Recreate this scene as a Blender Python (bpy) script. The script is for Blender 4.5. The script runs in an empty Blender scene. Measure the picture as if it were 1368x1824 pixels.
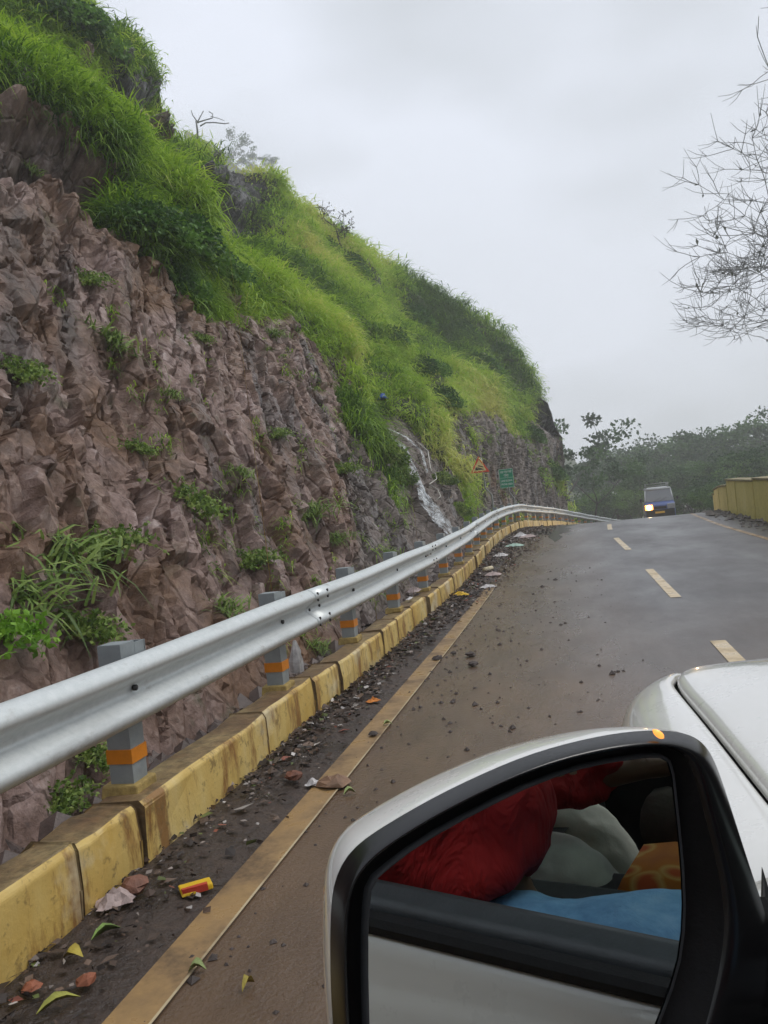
import bpy, math, random
import numpy as np
from mathutils import Vector, Matrix
random.seed(7); RNG = np.random.default_rng(11)
S = bpy.context.scene; COL = S.collection
PI = math.pi

# ------------------------------------------------------------------ camera
F, H, ROLL, YAW = 1370.0, 1.35, math.radians(6), math.radians(13.895)
Fw = np.array([-math.sin(YAW), math.cos(YAW), 0.0]); Rt = np.array([math.cos(YAW), math.sin(YAW), 0.0])
CAM = np.array([0, 0, H])
cd = bpy.data.cameras.new('camera'); cam = bpy.data.objects.new('camera', cd); COL.objects.link(cam)
cd.sensor_fit = 'VERTICAL'; cd.sensor_height = 24; cd.sensor_width = 18; cd.lens = 24 * F / 1824
cd.clip_start = 0.02; cd.clip_end = 3000
_x = Rt * math.cos(ROLL) - np.array([0, 0, math.sin(ROLL)]); _y = Rt * math.sin(ROLL) + np.array([0, 0, math.cos(ROLL)])
cam.matrix_world = Matrix(((_x[0], _y[0], -Fw[0], 0), (_x[1], _y[1], -Fw[1], 0), (_x[2], _y[2], -Fw[2], H), (0, 0, 0, 1)))
S.camera = cam
def ray(x, y):
    dx, dy = x - 684, y - 912
    u = dx * math.cos(ROLL) - dy * math.sin(ROLL); v = dx * math.sin(ROLL) + dy * math.cos(ROLL)
    d = Fw + Rt * u / F; return np.array([d[0], d[1], -v / F])
def at_t(x, y, t): return CAM + ray(x, y) * t
def at_x(x, y, X): d = ray(x, y); return CAM + d * (X / d[0])
def proj(P):
    q = np.asarray(P, float) - CAM; f = np.maximum(q @ Fw, .01); u = F * (q @ Rt) / f; v = -F * q[..., 2] / f
    return 684 + u * math.cos(ROLL) + v * math.sin(ROLL), 912 - u * math.sin(ROLL) + v * math.cos(ROLL), f

# ------------------------------------------------------------------ world, sun, exposure
W = bpy.data.worlds.new('World'); S.world = W; W.use_nodes = True
wn = W.node_tree; wn.nodes.clear()
def WN(t, **k):
    n = wn.nodes.new(t)
    for a, b in k.items(): setattr(n, a, b)
    return n
SUN_EL, SUN_AZ = math.radians(58), math.radians(60)      # azimuth: towards +X, a little ahead
sky = WN('ShaderNodeTexSky', sky_type='NISHITA', sun_disc=False, sun_elevation=SUN_EL, sun_rotation=SUN_AZ, dust_density=4.0, air_density=1.5)
bg1 = WN('ShaderNodeBackground'); bg1.inputs[1].default_value = 0.10
wn.links.new(sky.outputs[0], bg1.inputs[0])
tc = WN('ShaderNodeTexCoord'); mp = WN('ShaderNodeMapping'); mp.inputs['Scale'].default_value = (1.0, 1.0, 2.2)
wn.links.new(tc.outputs['Generated'], mp.inputs[0])
nz = WN('ShaderNodeTexNoise'); nz.inputs['Scale'].default_value = 1.7; nz.inputs['Detail'].default_value = 3.5; nz.inputs['Roughness'].default_value = .45
wn.links.new(mp.outputs[0], nz.inputs[0])
cr = WN('ShaderNodeValToRGB'); e = cr.color_ramp.elements
e[0].position = .36; e[0].color = (.36, .385, .40, 1); e[1].position = .62; e[1].color = (.70, .735, .83, 1)
wn.links.new(nz.outputs[0], cr.inputs[0])
bg2 = WN('ShaderNodeBackground'); bg2.inputs[1].default_value = 1.0; wn.links.new(cr.outputs[0], bg2.inputs[0])
mx = WN('ShaderNodeMixShader'); mx.inputs[0].default_value = .93
wn.links.new(bg1.outputs[0], mx.inputs[1]); wn.links.new(bg2.outputs[0], mx.inputs[2])
wo = WN('ShaderNodeOutputWorld'); wn.links.new(mx.outputs[0], wo.inputs[0])
sl = bpy.data.lights.new('sun', 'SUN'); sl.energy = 1.1; sl.angle = math.radians(24); sl.color = (1, .97, .92)
so = bpy.data.objects.new('sun', sl); COL.objects.link(so)
so.rotation_euler = Vector((-math.sin(SUN_AZ) * math.cos(SUN_EL), -math.cos(SUN_AZ) * math.cos(SUN_EL), -math.sin(SUN_EL))).to_track_quat('-Z', 'Y').to_euler()
S.view_settings.view_transform = 'Standard'; S.view_settings.look = 'None'; S.view_settings.exposure = 0.52; S.view_settings.gamma = 1
S.render.engine = 'CYCLES'; c = S.cycles
c.max_bounces = 9; c.diffuse_bounces = 3; c.glossy_bounces = 4; c.transmission_bounces = 4; c.transparent_max_bounces = 12; c.volume_bounces = 4
c.caustics_reflective = False; c.caustics_refractive = False; c.use_denoising = True; c.sample_clamp_indirect = 6
try: c.denoiser = 'OPENIMAGEDENOISE'
except Exception: pass

# ------------------------------------------------------------------ helpers
def tag(o, label=None, cat=None, group=None, kind=None):
    for k, v in (('label', label), ('category', cat), ('group', group), ('kind', kind)):
        if v: o[k] = v
    return o
def link(o, parent=None):
    COL.objects.link(o)
    if parent is not None: o.parent = parent
    return o
def empty(name, loc=(0, 0, 0), rz=0, **k):
    o = bpy.data.objects.new(name, None); link(o); o.location = loc; o.rotation_euler = (0, 0, rz); o.empty_display_size = .1
    return tag(o, **k)
def copy_tree(o, parent=None, **k):
    c = o.copy(); link(c)
    if parent is not None: c.parent = parent; c.matrix_parent_inverse = o.matrix_parent_inverse
    for ch in list(o.children): copy_tree(ch, c)
    return tag(c, **k)
class MB:
    def __init__(s): s.v = []; s.f = []; s.m = []; s.n = 0; s.sm = []
    def add(s, v, f, mi=0, smooth=False):
        s.v.extend([tuple(map(float, p)) for p in v])
        for q in f: s.f.append(tuple(i + s.n for i in q)); s.m.append(mi); s.sm.append(smooth)
        s.n += len(v); return s
    def box(s, c, d, mi=0, rz=0, M=None, jit=0):
        x, y, z = d[0] / 2, d[1] / 2, d[2] / 2
        v = [Vector((sx * x, sy * y, sz * z)) for sx in (-1, 1) for sy in (-1, 1) for sz in (-1, 1)]
        R = M if M is not None else Matrix.Rotation(rz, 3, 'Z')
        v = [R @ p + Vector(c) + Vector([random.uniform(-jit, jit) for _ in range(3)]) for p in v]
        return s.add(v, [(0, 1, 3, 2), (4, 6, 7, 5), (0, 4, 5, 1), (2, 3, 7, 6), (0, 2, 6, 4), (1, 5, 7, 3)], mi)
    def rings(s, rings, mi=0, closed=True, cap=True, smooth=True):
        n = len(rings[0]); v = [p for r in rings for p in r]; f = []
        for i in range(len(rings) - 1):
            for j in range(n if closed else n - 1):
                a = i * n + j; b = i * n + (j + 1) % n; f.append((a, b, b + n, a + n))
        if cap and closed: f.append(tuple(range(n))[::-1]); f.append(tuple((len(rings) - 1) * n + j for j in range(n)))
        return s.add(v, f, mi, smooth)
    def tube(s, pts, rad, n=8, mi=0, cap=True):
        pts = [Vector(p) for p in pts]; R = []
        if not hasattr(rad, '__len__'): rad = [rad] * len(pts)
        t0 = (pts[1] - pts[0]).normalized(); up = Vector((0, 0, 1)) if abs(t0.z) < .9 else Vector((1, 0, 0))
        a = t0.cross(up).normalized()
        for i, p in enumerate(pts):
            t = (pts[min(i + 1, len(pts) - 1)] - pts[max(i - 1, 0)]).normalized()
            a = (a - t * a.dot(t)).normalized(); b = t.cross(a)
            R.append([p + (a * math.cos(2 * PI * k / n) + b * math.sin(2 * PI * k / n)) * rad[i] for k in range(n)])
        return s.rings(R, mi, cap=cap)
    def cyl(s, c0, c1, r, n=24, mi=0): return s.tube([c0, c1], [r, r], n, mi)
    def build(s, name, mats, parent=None, bevel=0, auto=True):
        me = bpy.data.meshes.new(name); me.from_pydata(s.v, [], s.f)
        mats = mats if isinstance(mats, (list, tuple)) else [mats]
        for m in mats: me.materials.append(m)
        me.polygons.foreach_set('material_index', s.m); me.polygons.foreach_set('use_smooth', s.sm); me.update()
        o = bpy.data.objects.new(name, me); link(o, parent)
        if bevel:
            b = o.modifiers.new('b', 'BEVEL'); b.width = bevel; b.segments = 2; b.limit_method = 'ANGLE'; b.harden_normals = False
        return o
def np_mesh(name, V, Q, mat, parent=None, smooth=True, attrs=None, uv=None):
    V = np.asarray(V, np.float32); Q = np.asarray(Q, np.int32); k = Q.shape[1]
    me = bpy.data.meshes.new(name); me.vertices.add(len(V)); me.vertices.foreach_set('co', V.ravel())
    me.loops.add(Q.size); me.loops.foreach_set('vertex_index', Q.ravel())
    me.polygons.add(len(Q)); me.polygons.foreach_set('loop_start', np.arange(0, Q.size, k, dtype=np.int32))
    me.polygons.foreach_set('use_smooth', np.full(len(Q), smooth)); me.update(calc_edges=True)
    for an, a in (attrs or {}).items():
        if a.ndim == 1: t = me.attributes.new(an, 'FLOAT', 'POINT'); t.data.foreach_set('value', a.astype(np.float32))
        else:
            t = me.attributes.new(an, 'FLOAT_COLOR', 'POINT'); t.data.foreach_set('color', np.concatenate([a, np.ones((len(a), 1))], 1).astype(np.float32).ravel())
    if uv is not None:
        l = me.uv_layers.new(name='UVMap'); l.data.foreach_set('uv', uv[Q.ravel()].astype(np.float32).ravel())
    for m in (mat if isinstance(mat, (list, tuple)) else [mat]): me.materials.append(m)
    o = bpy.data.objects.new(name, me); link(o, parent); return o

# material builder
class Mat:
    def __init__(s, name, rough=.6, col=(.5, .5, .5), metal=0, spec=.5):
        s.m = bpy.data.materials.new(name); s.m.use_nodes = True; s.t = s.m.node_tree; s.p = s.t.nodes['Principled BSDF']
        s.p.inputs['Roughness'].default_value = rough; s.p.inputs['Base Color'].default_value = (*col, 1)
        s.p.inputs['Metallic'].default_value = metal; s.p.inputs['Specular IOR Level'].default_value = spec
        s.out = s.t.nodes['Material Output']
    def N(s, t, **k):
        n = s.t.nodes.new(t)
        for a, b in k.items():
            if hasattr(n, a): setattr(n, a, b)
            else: n.inputs[a.replace('_', ' ')].default_value = b
        return n
    def L(s, a, b): s.t.links.new(a, b)
    def co(s, scale=(1, 1, 1), obj=False):
        if getattr(s, '_co', None) is None: s._co = s.N('ShaderNodeTexCoord') if obj else s.N('ShaderNodeNewGeometry')
        src = s._co.outputs['Object'] if obj else s._co.outputs['Position']
        m = s.N('ShaderNodeMapping'); m.inputs['Scale'].default_value = scale; s.L(src, m.inputs[0]); return m.outputs[0]
    def noise(s, scale=5, detail=4, rough=.55, stretch=(1, 1, 1), obj=False, dist=0):
        n = s.N('ShaderNodeTexNoise'); n.inputs['Scale'].default_value = scale; n.inputs['Detail'].default_value = detail
        n.inputs['Roughness'].default_value = rough; n.inputs['Distortion'].default_value = dist
        s.L(s.co(stretch, obj), n.inputs['Vector']); return n.outputs['Fac']
    def ramp(s, fac, stops):
        r = s.N('ShaderNodeValToRGB'); el = r.color_ramp.elements
        while len(el) < len(stops): el.new(.5)
        for e, (p, c) in zip(el, stops):
            e.position = p; e.color = (*c, 1) if hasattr(c, '__len__') else (c, c, c, 1)
        s.L(fac, r.inputs[0]); return r.outputs[0]
    def mix(s, fac, a, b, mode='MIX'):
        m = s.N('ShaderNodeMix'); m.data_type = 'RGBA'; m.blend_type = mode
        for i, x in ((0, fac), (6, a), (7, b)):
            if isinstance(x, (int, float)): m.inputs[i].default_value = x
            elif isinstance(x, tuple): m.inputs[i].default_value = (*x, 1)
            else: s.L(x, m.inputs[i])
        return m.outputs[2]
    def math(s, op, a, b=0.0, clamp=False):
        m = s.N('ShaderNodeMath'); m.operation = op; m.use_clamp = clamp
        for i, x in ((0, a), (1, b)):
            if isinstance(x, (int, float)): m.inputs[i].default_value = x
            else: s.L(x, m.inputs[i])
        return m.outputs[0]
    def attr(s, n): a = s.N('ShaderNodeAttribute'); a.attribute_name = n; return a
    def col(s, c): s.L(c, s.p.inputs['Base Color']); return s
    def rough(s, r): s.L(r, s.p.inputs['Roughness']); return s
    def bump(s, h, strength=.4, dist=.02):
        b = s.N('ShaderNodeBump'); b.inputs['Strength'].default_value = strength; b.inputs['Distance'].default_value = dist
        if getattr(s, '_b', None): s.L(s._b, b.inputs['Normal'])
        s.L(h, b.inputs['Height']); s._b = b.outputs[0]; s.L(s._b, s.p.inputs['Normal']); return s
def flat(name, col, rough=.5, metal=0, var=.25, scale=6, bump=0, spec=.5, obj=True):
    m = Mat(name, rough, col, metal, spec)
    n = m.noise(scale, 5, .6, obj=obj)
    d = tuple(x * (1 - var) for x in col); l = tuple(min(1, x * (1 + var * .6)) for x in col)
    m.col(m.ramp(n, [(.3, d), (.7, l)]))
    if bump: m.bump(m.noise(scale * 6, 4, .6, obj=obj), bump, .01)
    return m.m

# numpy noise
def _hash(ix, iy, iz, k):
    n = (ix.astype(np.int64) * 73856093) ^ (iy.astype(np.int64) * 19349663) ^ (iz.astype(np.int64) * 83492791) ^ (k * 2654435761)
    n = (n ^ (n >> 13)) * 1274126177 & 0xffffffff; n = (n ^ (n >> 16)) * 2246822519 & 0xffffffff
    return ((n ^ (n >> 15)) & 0xffffff) / float(0xffffff)
def vnoise(P, seed=0):
    I = np.floor(P); f = P - I; f = f * f * (3 - 2 * f); r = 0
    for a in (0, 1):
        for b in (0, 1):
            for c_ in (0, 1):
                w = (f[:, 0] if a else 1 - f[:, 0]) * (f[:, 1] if b else 1 - f[:, 1]) * (f[:, 2] if c_ else 1 - f[:, 2])
                r = r + w * _hash(I[:, 0] + a, I[:, 1] + b, I[:, 2] + c_, seed)
    return r * 2 - 1
def fbm(P, o=4, seed=0, g=.5):
    r = 0; a = 1; t = 0
    for i in range(o): r = r + a * vnoise(P * 2 ** i + 17.3 * i, seed + i); t += a; a *= g
    return r / t
def facet(P, seed=0, tilt=1.0, soft=.05):
    """fractured-rock displacement: every jittered cell is a tilted plane of its own; returns height and the gap to the next cell"""
    I = np.floor(P); d1 = np.full(len(P), 9.); d2 = d1.copy(); hv = np.zeros(len(P)); hw = hv.copy()
    for a in (-1, 0, 1):
        for b in (-1, 0, 1):
            for c_ in (-1, 0, 1):
                J = [I[:, 0] + a, I[:, 1] + b, I[:, 2] + c_]
                Q = np.stack([J[0] + _hash(*J, seed), J[1] + _hash(*J, seed + 1), J[2] + _hash(*J, seed + 2)], 1)
                D = P - Q; d = np.abs(D).max(1) * .45 + np.sqrt((D ** 2).sum(1)) * .55
                g = np.stack([_hash(*J, seed + 3 + i) * 2 - 1 for i in range(3)], 1)
                h = (_hash(*J, seed + 7) * 2 - 1) * .6 + (g * D).sum(1) * tilt
                m = d < d1; m2 = ~m & (d < d2)
                hw = np.where(m, hv, np.where(m2, h, hw)); d2 = np.where(m, d1, np.minimum(d2, d)); hv = np.where(m, h, hv); d1 = np.where(m, d, d1)
    g = d2 - d1; w = .5 + .5 * sstep(0, soft, g)
    return hv * w + hw * (1 - w), g
def sstep(a, b, x): t = np.clip((x - a) / (b - a), 0, 1); return t * t * (3 - 2 * t)

# ------------------------------------------------------------------ the road's path: kerb line x(s), z(s)
_ky = np.array([-60, -20, 0, 12, 22, 26, 30, 35, 40, 46, 58, 70, 85, 110.]); _kx = np.array([-1.83, -1.83, -1.83, -1.84, -1.98, -1.78, -1.38, -.80, 0., 1.2, 4.6, 10., 18., 35.])
_zy = np.array([-60, -20, 0, 6, 12, 18, 23, 26, 30, 35, 40, 46, 58, 80, 110.]); _zz = np.array([0, 0, 0, 0, .04, .17, .27, .285, .12, -.13, -.5, -1.02, -2.2, -4.5, -7.])
def hermite(xs, ys, x):
    x = np.asarray(x, float); m = np.gradient(ys, xs); i = np.clip(np.searchsorted(xs, x) - 1, 0, len(xs) - 2)
    h = xs[i + 1] - xs[i]; t = np.clip((x - xs[i]) / h, 0, 1)
    return (2 * t**3 - 3 * t**2 + 1) * ys[i] + (t**3 - 2 * t**2 + t) * h * m[i] + (-2 * t**3 + 3 * t**2) * ys[i + 1] + (t**3 - t**2) * h * m[i + 1]
def kx(y): return hermite(_ky, _kx, y)
def rz_(y): return hermite(_zy, _zz, y)
def K(y, d=0.0, z=0.0):
    """world point at station y, d metres right of the kerb face, z above the road"""
    y = np.asarray(y, float); g = (kx(y + .2) - kx(y - .2)) / .4; L = np.sqrt(1 + g * g)
    return np.stack([kx(y) + d / L, y - g * d / L, rz_(y) + z + 0 * y], -1)
def heading(y): return -math.atan((float(kx(y + .2)) - float(kx(y - .2))) / .4)
def strip(name, y0, y1, ds, z, mat, step=.5, parent=None, attrs=None, camber=0, silt=0):
    ys = np.arange(y0, y1 + 1e-6, step); ds = np.asarray(ds, float)
    V = np.concatenate([K(ys, d, z + silt * max(0, 1 - max(0, d) / .42)) for d in ds]); n = len(ys)
    Q = [(j * n + i, (j + 1) * n + i, (j + 1) * n + i + 1, j * n + i + 1) for j in range(len(ds) - 1) for i in range(n - 1)]
    return np_mesh(name, V, Q, mat, parent)

# ------------------------------------------------------------------ ground, road, markings
m = Mat('asphalt', .5)
big = m.noise(.35, 4, .6); fine = m.noise(55, 3, .7); mid = m.noise(3.5, 6, .65, (1, .35, 1))
asp = m.ramp(mid, [(.3, (.060, .054, .054)), (.75, (.105, .096, .096))])
asp = m.mix(.5, asp, m.ramp(fine, [(.35, (.35, .35, .35)), (.68, (1.5, 1.5, 1.5))]), 'MULTIPLY')
sx = m.N('ShaderNodeSeparateXYZ'); m.L(m.co(), sx.inputs[0])
near = m.math('MULTIPLY_ADD', sx.outputs[1], -.11, True); m.t.nodes[-1].inputs[2].default_value = 1.05     # mud washed over the road by the car
left = m.math('MULTIPLY_ADD', sx.outputs[0], -.55, True); m.t.nodes[-1].inputs[2].default_value = .42
mud = m.math('MULTIPLY', m.math('ADD', near, left, True), m.ramp(big, [(.25, .55), (.6, 1.0)]), True)
mudc = m.ramp(mid, [(.25, (.085, .046, .020)), (.8, (.17, .10, .050))])
m.col(m.mix(m.math('MULTIPLY', mud, .9), asp, mudc))
wet = m.ramp(m.noise(.8, 5, .6, (1, .4, 1)), [(.38, .30), (.62, .48)])
m.rough(m.mix(mud, wet, m.ramp(m.noise(2.2, 4, .6, (1, .3, 1)), [(.35, .12), (.65, .34)])))
st = m.noise(1.6, 5, .7, (1.6, .06, 1)); asp2 = m.t.nodes; m.bump(fine, .5, .008); m.bump(mid, .25, .01)
ASPHALT = m.m
m = Mat('shoulder_mud', .4)
n1 = m.noise(2.2, 6, .7); n2 = m.noise(26, 5, .7)
m.col(m.mix(.55, m.ramp(n1, [(.3, (.022, .016, .015)), (.55, (.055, .038, .030)), (.8, (.11, .075, .05))]), m.ramp(n2, [(.3, (.3, .3, .3)), (.7, (1.5, 1.4, 1.3))]), 'MULTIPLY'))
m.rough(m.ramp(n1, [(.35, .12), (.55, .6)])); m.bump(n2, .8, .02)
MUD = m.m
m = Mat('earth', .9); n1 = m.noise(.6, 6, .6); m.col(m.ramp(n1, [(.3, (.035, .045, .018)), (.7, (.06, .085, .025))])); m.bump(m.noise(4, 5), .5, .1); EARTH = m.m

def grid_axis(n, near, far):
    t = np.linspace(-1, 1, n); k = 6.5; return np.sinh(t * k) / math.sinh(k) * far
gx = grid_axis(141, .5, 280); gy = grid_axis(141, .5, 280) + 20
GX, GY = np.meshgrid(gx, gy, indexing='ij'); ys = np.clip(GY.ravel(), -59, 109)
dd = GX.ravel() - kx(ys); zr = rz_(ys)
P3 = np.stack([GX.ravel(), GY.ravel(), 0 * dd], 1)
zg = zr - .35 - np.clip(dd - 7.0, 0, 14) * .42 - np.clip(-dd - 1, 0, 8) * .1
far_r = np.sqrt(GX.ravel() ** 2 + (GY.ravel() - 30) ** 2)
zg += sstep(20, 120, far_r) * fbm(P3 * .012, 3, 5) * 6 + sstep(90, 260, far_r) * 6
zg += sstep(150, 280, far_r) * (8 + 16 * fbm(P3 * .008, 3, 9))
n = len(gy); Q = [(i * n + j, (i + 1) * n + j, (i + 1) * n + j + 1, i * n + j + 1) for i in range(len(gx) - 1) for j in range(n - 1)]
GV = np.stack([GX.ravel(), GY.ravel(), zg], 1)
tag(np_mesh('ground', GV, Q, EARTH), kind='structure')
def ground_z(x, y):
    i = np.argmin((GV[:, 0] - x) ** 2 + (GV[:, 1] - y) ** 2); return float(GV[i, 2])

tag(strip('road', -50, 100, np.linspace(.42, 6.0, 20), 0.0, ASPHALT, .5), kind='structure')
tag(strip('roadside_gutter', -50, 100, [-.12, .1, .25, .42], -.004, MUD, .5, silt=.045), kind='structure')
tag(strip('road_shoulder', -50, 100, [6.0, 6.3, 6.6, 7.1], -.006, MUD, .5), kind='structure')

m = Mat('puddle_water', .24, (.040, .032, .027)); m.bump(m.noise(9, 3), .06, .004); WATER = m.m
def puddle(y0, y1, dc, w, seed):
    ys = np.linspace(y0, y1, 40); t = (ys - y0) / (y1 - y0); ww = w * np.sin(np.pi * t) ** 1.1 * (1 + .35 * np.sin(t * 19 + seed) + .2 * np.sin(t * 41 + seed * 2)) ; c_ = dc + .12 * np.sin(t * 9 + seed)
    A = np.stack([K(y_, d_, .0042) for y_, d_ in zip(ys, c_ - ww * .5)]); B = np.stack([K(y_, d_, .0042) for y_, d_ in zip(ys, c_ + ww * .5)])
    tag(np_mesh('puddle', np.concatenate([A, B]), [(i, i + 40, i + 41, i + 1) for i in range(39)], WATER), kind='structure')
puddle(19, 30, 1.35, .9, 1)
def paint(name, c1, c2, wear):
    m = Mat(name, .45); n1 = m.noise(3, 6, .65); n2 = m.noise(40, 4, .7)
    m.col(m.mix(m.ramp(n1, [(wear - .1, 0.), (wear + .12, 1.)]), c1, m.mix(m.ramp(n2, [(.35, 0.), (.65, 1.)]), c2, tuple(x * .5 for x in c2))))
    m.rough(m.ramp(n1, [(.4, .25), (.6, .6)])); m.bump(n2, .3, .004); return m.m
EDGEPAINT = paint('edge_line_paint', (.34, .215, .095), (.20, .125, .06), .52)
EDGEBRIGHT = paint('edge_line_clean_paint', (.50, .41, .26), (.30, .2, .1), .55)
DASH = paint('dash_paint', (.56, .44, .27), (.40, .31, .2), .62)
tag(strip('edge_marking', -20, 12.0, [.40, .47, .54], .006, EDGEPAINT, .4), kind='structure')
tag(strip('edge_marking', -20, 12.0, [.5425, .552], .009, EDGEBRIGHT, .4), kind='structure')
tag(strip('edge_marking', 6, 60.0, [5.25, 5.36], .005, EDGEPAINT, .5), kind='structure')
for a, b in ((-7.6, -4.6), (-1.0, 1.9), (3.6, 6.8), (9.4, 12.4), (15.6, 18.6), (21.4, 24.0), (27.6, 30.4), (34, 37)):
    tag(strip('centre_marking', a, b, [2.79, 2.91], .005, DASH, (b - a) / 8), kind='structure')
# ------------------------------------------------------------------ kerb wall
m = Mat('yellow_kerb_paint', .55); a = m.noise(1.1, 6, .65, (1, 1, .35)); b = m.noise(5, 6, .7, (1, 1, .25)); cc = m.noise(14, 5, .7)
base = m.ramp(a, [(.26, (.36, .19, .04)), (.40, (.57, .37, .085)), (.54, (.66, .49, .17)), (.70, (.71, .60, .37))])
base = m.mix(m.ramp(b, [(.50, 0.), (.60, .9)]), base, (.24, .11, .03))
base = m.mix(m.ramp(cc, [(.55, 0.), (.66, .75)]), base, (.20, .13, .05))
base = m.mix(m.ramp(m.noise(2.1, 5, .6), [(.54, 0.), (.66, .75)]), base, (.70, .62, .42))
m.col(base); m.bump(cc, .4, .01); m.bump(m.noise(60, 3), .2, .004); KERB = m.m
m = Mat('dirty_kerb_top', .6); a = m.noise(2.5, 6, .65); b = m.noise(18, 5, .7)
m.col(m.mix(m.ramp(b, [(.35, .0), (.7, .75)]), m.ramp(a, [(.3, (.15, .075, .035)), (.48, (.24, .155, .07)), (.68, (.42, .32, .15))]), (.055, .04, .02)))
m.bump(b, .6, .012); KTOP = m.m
kw = empty('kerb_wall', (float(kx(4)), 4, 0), label='low yellow painted concrete kerb wall with brown stains carrying the crash barrier posts', cat='kerb wall', kind='thing')
kw_mat = Matrix.Translation((-float(kx(4)), -4, 0))
bounds = [-4, -2.4, -.9, .7, 2.35, 2.75, 4.05, 4.9, 5.45, 6.75, 7.4, 8.2, 9.1, 9.9, 11.1, 12.1, 13.2]
y = 14.3
while y < 62: bounds.append(y); y += random.uniform(.9, 1.6)
for i in range(len(bounds) - 1):
    y0, y1 = bounds[i] + .012, bounds[i + 1] - .012; h = .285 + random.uniform(-.02, .02); off = random.uniform(-.018, .018); w = .215 + random.uniform(-.02, .02)
    nseg = 6; mb = MB(); rings = []
    for k in range(nseg + 1):
        yy = y0 + (y1 - y0) * k / nseg; j = lambda s: random.uniform(-s, s)
        prof = [(off + j(.006), -.06), (off + j(.006), .14), (off - .004 + j(.006), h - .02), (off - .022 + j(.008), h + j(.006)), (off - w + .02 + j(.02), h + j(.01)), (off - w + j(.02), h - .03), (off - w, -.3)]
        rings.append([Vector(K(yy, d, z)) for d, z in prof])
    n = 7; v = [p for r in rings for p in r]; f = []; mi = []
    for r in range(nseg):
        for j in range(n - 1): f.append((r * n + j, r * n + j + 1, (r + 1) * n + j + 1, (r + 1) * n + j)); mi.append(1 if j in (3,) else 0)
    f.append(tuple(range(n))); mi.append(1); f.append(tuple(nseg * n + j for j in range(n))[::-1]); mi.append(1)
    for q, k in zip(f, mi): mb.f.append(q); mb.m.append(k); mb.sm.append(False)
    mb.v = [tuple(p) for p in v]
    o = mb.build('block', [KERB, KTOP], kw, bevel=.008); o.matrix_parent_inverse = kw_mat

# ------------------------------------------------------------------ crash barrier
m = Mat('galvanised_steel', .42, (.5, .52, .53), .25); a = m.noise(2.5, 6, .6, (3, .4, 3)); b = m.noise(30, 5, .7)
m.col(m.mix(m.ramp(a, [(.52, 0.), (.75, .5)]), m.ramp(b, [(.3, (.56, .60, .60)), (.7, (.68, .71, .71))]), (.30, .31, .31)))
m.t.nodes; mudn = m.noise(6, 6, .7, (1, .5, 1)); gal = m.p.inputs['Base Color'].links[0].from_socket; m.col(m.mix(m.ramp(mudn, [(.60, 0.), (.74, .55)]), gal, (.20, .17, .13))); m.rough(m.ramp(a, [(.3, .32), (.7, .55)])); m.bump(m.noise(1.2, 3), .25, .03); GALV = m.m
POSTM = flat('grey_post_steel', (.30, .335, .35), .5, .2, .2, 8, .15)
BAND = flat('orange_reflective_band', (.72, .24, .012), .4, 0, .12, 20)
MORTAR = flat('yellow_mortar', (.42, .30, .10), .8, 0, .4, 25, .5)
BOLT = flat('dark_bolt_steel', (.05, .05, .05), .5, .6)
gr = empty('crash_barrier', (float(kx(4)), 4, 0), label='galvanised steel crash barrier with a ribbed beam on grey posts with orange bands', cat='crash barrier', kind='thing'); gr_m = kw_mat
zc, dz, bx = .715, .142, -.085          # beam centre height, half width, back face offset from the kerb face
prof = [(-1, .012), (-.985, .028), (-.9, .052), (-.74, .080), (-.62, .085), (-.5, .080), (-.32, .045), (-.16, .012), (-.07, .002), (.07, .002), (.16, .012), (.32, .045), (.5, .080), (.62, .085), (.74, .080), (.9, .052), (.985, .028), (1, .012)]
beams = [(-7, -3.2), (-3.2, .2), (.2, 5.28), (5.28, 9.9), (9.9, 15.2), (15.2, 20.5), (20.5, 24.6), (24.6, 29.6), (29.6, 35), (35, 40.5), (40.5, 46), (46, 52), (52, 58), (58, 64)]
for bi, (y0, y1) in enumerate(beams):
    mb = MB(); ys_ = np.linspace(y0 - .16, y1 + .16, max(10, int((y1 - y0) / .3))); out = .004 * (bi % 2)
    ring = []
    for yy in ys_:
        fwd = [(bx + x + out, zc + z * dz) for z, x in prof]; back = [(bx + x + out - .004, zc + z * dz) for z, x in prof][::-1]
        wob = .006 * math.sin(yy * 1.7) ; ring.append([Vector(K(yy, d + wob * .6, z + wob)) for d, z in fwd + back])
    mb.rings(ring, 0); o = mb.build('beam', GALV, gr); o.matrix_parent_inverse = gr_m
    if 1 <= bi <= 6:
        for dy in (-.11, .11):
            for zz, xx in ((-.78, .075), (-.46, .075), (.46, .075), (.78, .075), (0, .002)):
                p = Vector(K(y0 + dy, bx + xx + .006, zc + zz * dz)); q = Vector(K(y0 + dy, bx + xx + .016, zc + zz * dz)); MB().cyl(p, q, .0105, 8).build('bolt', BOLT, o)
posts = [-3.8, -2.1, -.45, 1.22, 2.93, 4.65, 6.3, 7.98]
while posts[-1] < 63: posts.append(posts[-1] + 1.68)
pt = pb = None
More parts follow.
